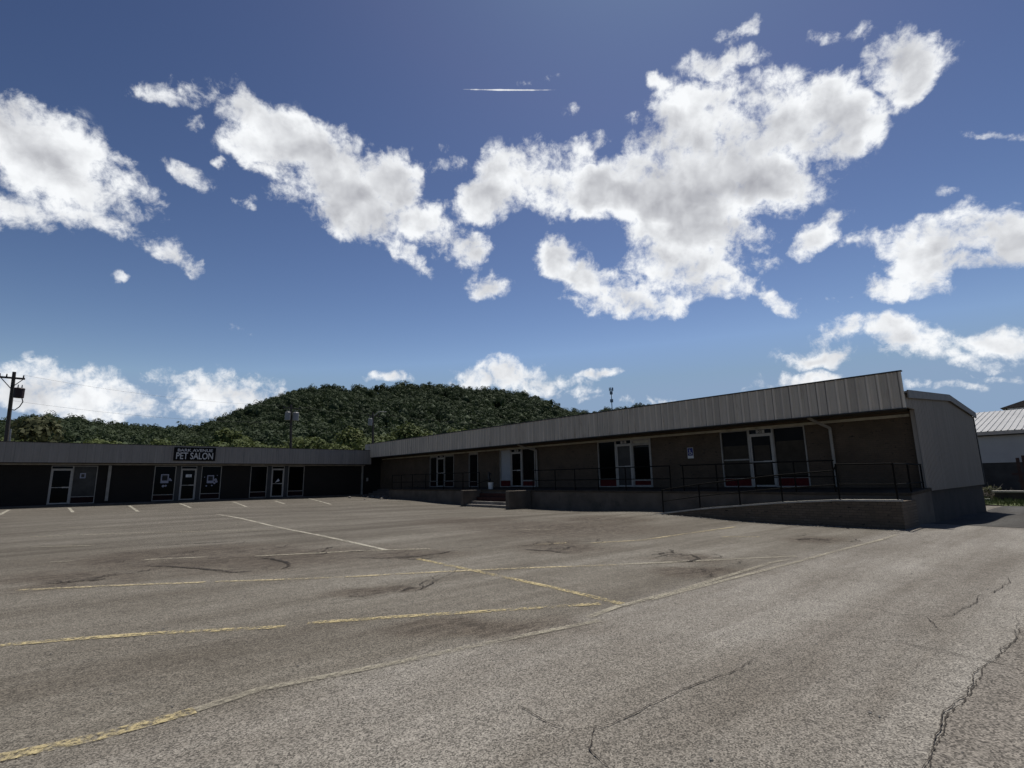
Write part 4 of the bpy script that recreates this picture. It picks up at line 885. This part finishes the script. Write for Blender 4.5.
k = math_(nt, 'DIVIDE', 1.0, math_(nt, 'MAXIMUM', math_(nt, 'ADD', dot(D, CC), 1.0), .05))
cu = N(nt, 'ShaderNodeCombineXYZ'); nt.links.new(math_(nt,'MULTIPLY',dot(D,CRt),k), cu.inputs[0]); nt.links.new(math_(nt,'MULTIPLY',dot(D,CU),k), cu.inputs[1])
UV = cu.outputs[0]
def poly(nt, v):
    """(u,v,1) and (u2,uv,v2) of a sky position: an elliptic puff is then two dot products"""
    sx = N(nt, 'ShaderNodeSeparateXYZ'); nt.links.new(v, sx.inputs[0]); u, v = sx.outputs[0], sx.outputs[1]
    c1 = N(nt, 'ShaderNodeCombineXYZ'); nt.links.new(u, c1.inputs[0]); nt.links.new(v, c1.inputs[1]); c1.inputs[2].default_value = 1
    c2 = N(nt, 'ShaderNodeCombineXYZ')
    for i, (p, q) in enumerate(((u,u),(u,v),(v,v))): nt.links.new(math_(nt, 'MULTIPLY', p, q), c2.inputs[i])
    return c1.outputs[0], c2.outputs[0]
def cloud_shader(blobs, idx):
    """cumulus of one sector of the sky; its nodes run only for rays that look into that sector"""
    nt = bpy.data.node_groups.new('cumulus', 'ShaderNodeTree')
    nt.interface.new_socket('UV', in_out='INPUT', socket_type='NodeSocketVector'); nt.interface.new_socket('Sky', in_out='INPUT', socket_type='NodeSocketColor')
    nt.interface.new_socket('Shader', in_out='OUTPUT', socket_type='NodeSocketShader')
    gi = N(nt, 'NodeGroupInput'); go = N(nt, 'NodeGroupOutput'); UV = gi.outputs[0]
    def dot(v, c):
        n = N(nt, 'ShaderNodeVectorMath', operation='DOT_PRODUCT'); nt.links.new(v, n.inputs[0]); n.inputs[1].default_value = c; return n.outputs['Value']
    def warp(v, scale, amp, detail=3):
        n = N(nt, 'ShaderNodeTexNoise', noise_dimensions='2D'); n.inputs['Scale'].default_value = scale; n.inputs['Detail'].default_value = detail; nt.links.new(v, n.inputs['Vector'])
        m1 = N(nt, 'ShaderNodeVectorMath', operation='MULTIPLY_ADD'); nt.links.new(n.outputs['Color'], m1.inputs[0]); m1.inputs[1].default_value = (amp,amp,0); nt.links.new(v, m1.inputs[2])
        m2 = N(nt, 'ShaderNodeVectorMath', operation='SUBTRACT'); nt.links.new(m1.outputs[0], m2.inputs[0]); m2.inputs[1].default_value = (amp*.5,amp*.5,0)
        return m2.outputs[0]
    def fbm(v, scale, detail=9, rough=.62):
        n = N(nt, 'ShaderNodeTexNoise', noise_dimensions='2D'); n.inputs['Scale'].default_value = scale; n.inputs['Detail'].default_value = detail; n.inputs['Roughness'].default_value = rough
        n.inputs['Lacunarity'].default_value = 2.1; nt.links.new(v, n.inputs['Vector']); return n.outputs['Fac']
    def smooth(v, lo, hi):
        r = N(nt, 'ShaderNodeMapRange', interpolation_type='SMOOTHSTEP'); r.inputs['From Min'].default_value = lo; r.inputs['From Max'].default_value = hi
        nt.links.new(v, r.inputs['Value']); return r.outputs[0]
    UVw = warp(warp(UV, 15, .036, 2), 60, .011, 3)
    W1, W2 = poly(nt, UVw)
    if any(b[3] < .0015 for b in blobs): T1, T2 = poly(nt, UV)
    F_ = None
    for cx, cy, a, b, ang in blobs:
        thin = b < .0015
        wgt = .75 if thin else max(.20, min(1.0, (b/.028)**.62))
        gr = CL_GROW*(1.25 if b < .007 else 1.0); ax, ay = a*gr, b*gr; c, s_ = math.cos(ang), math.sin(ang)
        p = np.array([c,s_])/ax; q = np.array([-s_,c])/ay; Q = np.outer(p,p)+np.outer(q,q); m = np.array([cx,cy]); lin = -2*Q@m; k0 = m@Q@m
        f2 = dot(T2 if thin else W2, tuple(-wgt*x for x in (Q[0,0],2*Q[0,1],Q[1,1])))
        f1 = dot(T1 if thin else W1, (-wgt*lin[0],-wgt*lin[1],wgt*(1-k0)))
        v = math_(nt, 'ADD', f1, f2)
        if F_ is None: F_ = v
        else:
            mm = N(nt, 'ShaderNodeMath', operation='SMOOTH_MAX'); nt.links.new(F_, mm.inputs[0]); nt.links.new(v, mm.inputs[1]); mm.inputs[2].default_value = .16; F_ = mm.outputs[0]
    nw = warp(UV, 45, .008, 2)
    n0 = fbm(nw, 15, 7, .62); nF = fbm(nw, 95, 5, .66); nb = fbm(UVw, 13, 2, .5)
    nA = fbm(nw, 30, 3, .5); nS = fbm(mapping(nt, nw, (-.003,-.011,0)), 30, 3, .5)
    edge = math_(nt, 'ADD', math_(nt, 'MULTIPLY', math_(nt, 'SUBTRACT', n0, .5), CL_ERODE), math_(nt, 'MULTIPLY', math_(nt, 'SUBTRACT', nF, .5), CL_FINE))
    dens = math_(nt, 'ADD', F_, edge)
    alpha = math_(nt, 'MULTIPLY', smooth(dens, CL_A0, CL_A1), smooth(F_, -.75, -.05))
    core = math_(nt, 'ADD', math_(nt, 'MULTIPLY_ADD', edge, .45, F_), math_(nt, 'MULTIPLY', math_(nt, 'SUBTRACT', nb, .5), 1.5))
    th = smooth(core, .25, 1.15)
    rel = math_(nt, 'MULTIPLY', math_(nt, 'SUBTRACT', nA, nS), CL_REL)
    fine = math_(nt, 'MULTIPLY', math_(nt, 'SUBTRACT', nF, .5), .10)
    lum = math_(nt, 'ADD', math_(nt, 'MULTIPLY_ADD', th, -CL_DARK, CL_HI), math_(nt, 'ADD', rel, fine))
    lum = math_(nt, 'MAXIMUM', math_(nt, 'MINIMUM', lum, .97), .33)
    cc = N(nt, 'ShaderNodeCombineColor')
    nt.links.new(math_(nt,'MULTIPLY',lum,.98), cc.inputs[0]); nt.links.new(math_(nt,'MULTIPLY',lum,1.0), cc.inputs[1]); nt.links.new(math_(nt,'MULTIPLY_ADD',lum,.97,.05), cc.inputs[2])
    bc = N(nt, 'ShaderNodeBackground'); nt.links.new(cc.outputs[0], bc.inputs['Color']); bc.inputs['Strength'].default_value = 1.0+idx*1e-5
    ms = N(nt, 'ShaderNodeMixShader'); nt.links.new(alpha, ms.inputs[0]); b_ = N(nt, 'ShaderNodeBackground'); nt.links.new(gi.outputs[1], b_.inputs['Color']); b_.inputs['Strength'].default_value = SKY_STR*(1+idx*2e-5)
    nt.links.new(b_.outputs[0], ms.inputs[1]); nt.links.new(bc.outputs[0], ms.inputs[2])
    nt.links.new(ms.outputs[0], go.inputs[0]); return nt
us = [-.50,-.30,-.18,-.08,.02,.10,.18,.28,.50]; vs = [-.16,.075,.145,.30]
sepu = N(nt, 'ShaderNodeSeparateXYZ'); nt.links.new(UV, sepu.inputs[0]); U_, V_ = sepu.outputs[0], sepu.outputs[1]
def between(x, lo, hi):
    return math_(nt, 'MULTIPLY', math_(nt, 'GREATER_THAN', x, lo), math_(nt, 'LESS_THAN', x, hi))
def plain_sky():   # a background of its own for each branch, so that a ray runs only the branch it needs
    b_ = N(nt, 'ShaderNodeBackground'); nt.links.new(skc, b_.inputs['Color']); b_.inputs['Strength'].default_value = SKY_STR*(1-len(nt.nodes)*2e-6); return b_.outputs[0]
front = bg.outputs[0]
for u0, u1 in zip(us, us[1:]):
    column = plain_sky(); any_ = False
    for v0, v1 in zip(vs, vs[1:]):
        bl = []
        for cx, cy, a, b, ang in CLOUDS:
            ex = math.hypot(a*math.cos(ang), b*math.sin(ang))*1.6+.022; ey = math.hypot(a*math.sin(ang), b*math.cos(ang))*1.6+.022
            if cx+ex > u0 and cx-ex < u1 and cy+ey > v0 and cy-ey < v1: bl.append((cx,cy,a,b,ang))
        if not bl: continue
        any_ = True
        ms = N(nt, 'ShaderNodeMixShader'); nt.links.new(between(V_, v0, v1), ms.inputs[0]); nt.links.new(column, ms.inputs[1]); g = N(nt, 'ShaderNodeGroup'); g.node_tree = cloud_shader(bl, len(bpy.data.node_groups)+1); nt.links.new(UV, g.inputs[0]); nt.links.new(skc, g.inputs[1]); nt.links.new(g.outputs[0], ms.inputs[2]); column = ms.outputs[0]
    ms = N(nt, 'ShaderNodeMixShader'); nt.links.new(between(U_, u0, u1), ms.inputs[0]); nt.links.new(front, ms.inputs[1]); nt.links.new(column, ms.inputs[2]); front = ms.outputs[0]
nt.links.new(front, out.inputs['Surface'])
w.cycles.sampling_method = 'MANUAL'; w.cycles.sample_map_resolution = 512

sl = bpy.data.lights.new('sun', 'SUN'); sl.energy = SUN_STR; sl.angle = math.radians(.53); sl.color = (1,.955,.89)
so = bpy.data.objects.new('sun', sl); COL.objects.link(so); so.rotation_euler = SUN.to_track_quat('Z','Y').to_euler(); so.location = (0,0,40)

# ------------------------------------------------------------------ camera
cam = bpy.data.cameras.new('camera'); co_ = bpy.data.objects.new('camera', cam); COL.objects.link(co_)
cam.sensor_width = 36; cam.lens = 515*36/1024; cam.clip_end = 8000; cam.clip_start = .05
r_ = Vector((.7562997,-.6540074,-.0168850)); u_ = Vector((-.1059811,-.1479440,.9833009)); f_ = Vector((.6455841,.7418806,.1812024))
co_.matrix_world = Matrix(((r_.x,u_.x,-f_.x,0),(r_.y,u_.y,-f_.y,0),(r_.z,u_.z,-f_.z,0),(0,0,0,1)))
scn.camera = co_

# lift everything so that the lot by the camera is near z = 0 (the eye stands 1.6 m up)
for o in list(scn.objects):
    if o.parent is None and o.type != 'LIGHT': o.location.z += 1.6

scn.view_settings.view_transform = 'Standard'; scn.view_settings.look = 'None'; scn.view_settings.exposure = EXPO; scn.view_settings.gamma = 1
scn.render.engine = 'CYCLES'
scn.cycles.max_bounces = 6; scn.cycles.diffuse_bounces = 3; scn.cycles.transparent_max_bounces = 12
scn.cycles.use_denoising = DENOISE
scn.cycles.sample_clamp_indirect = 4
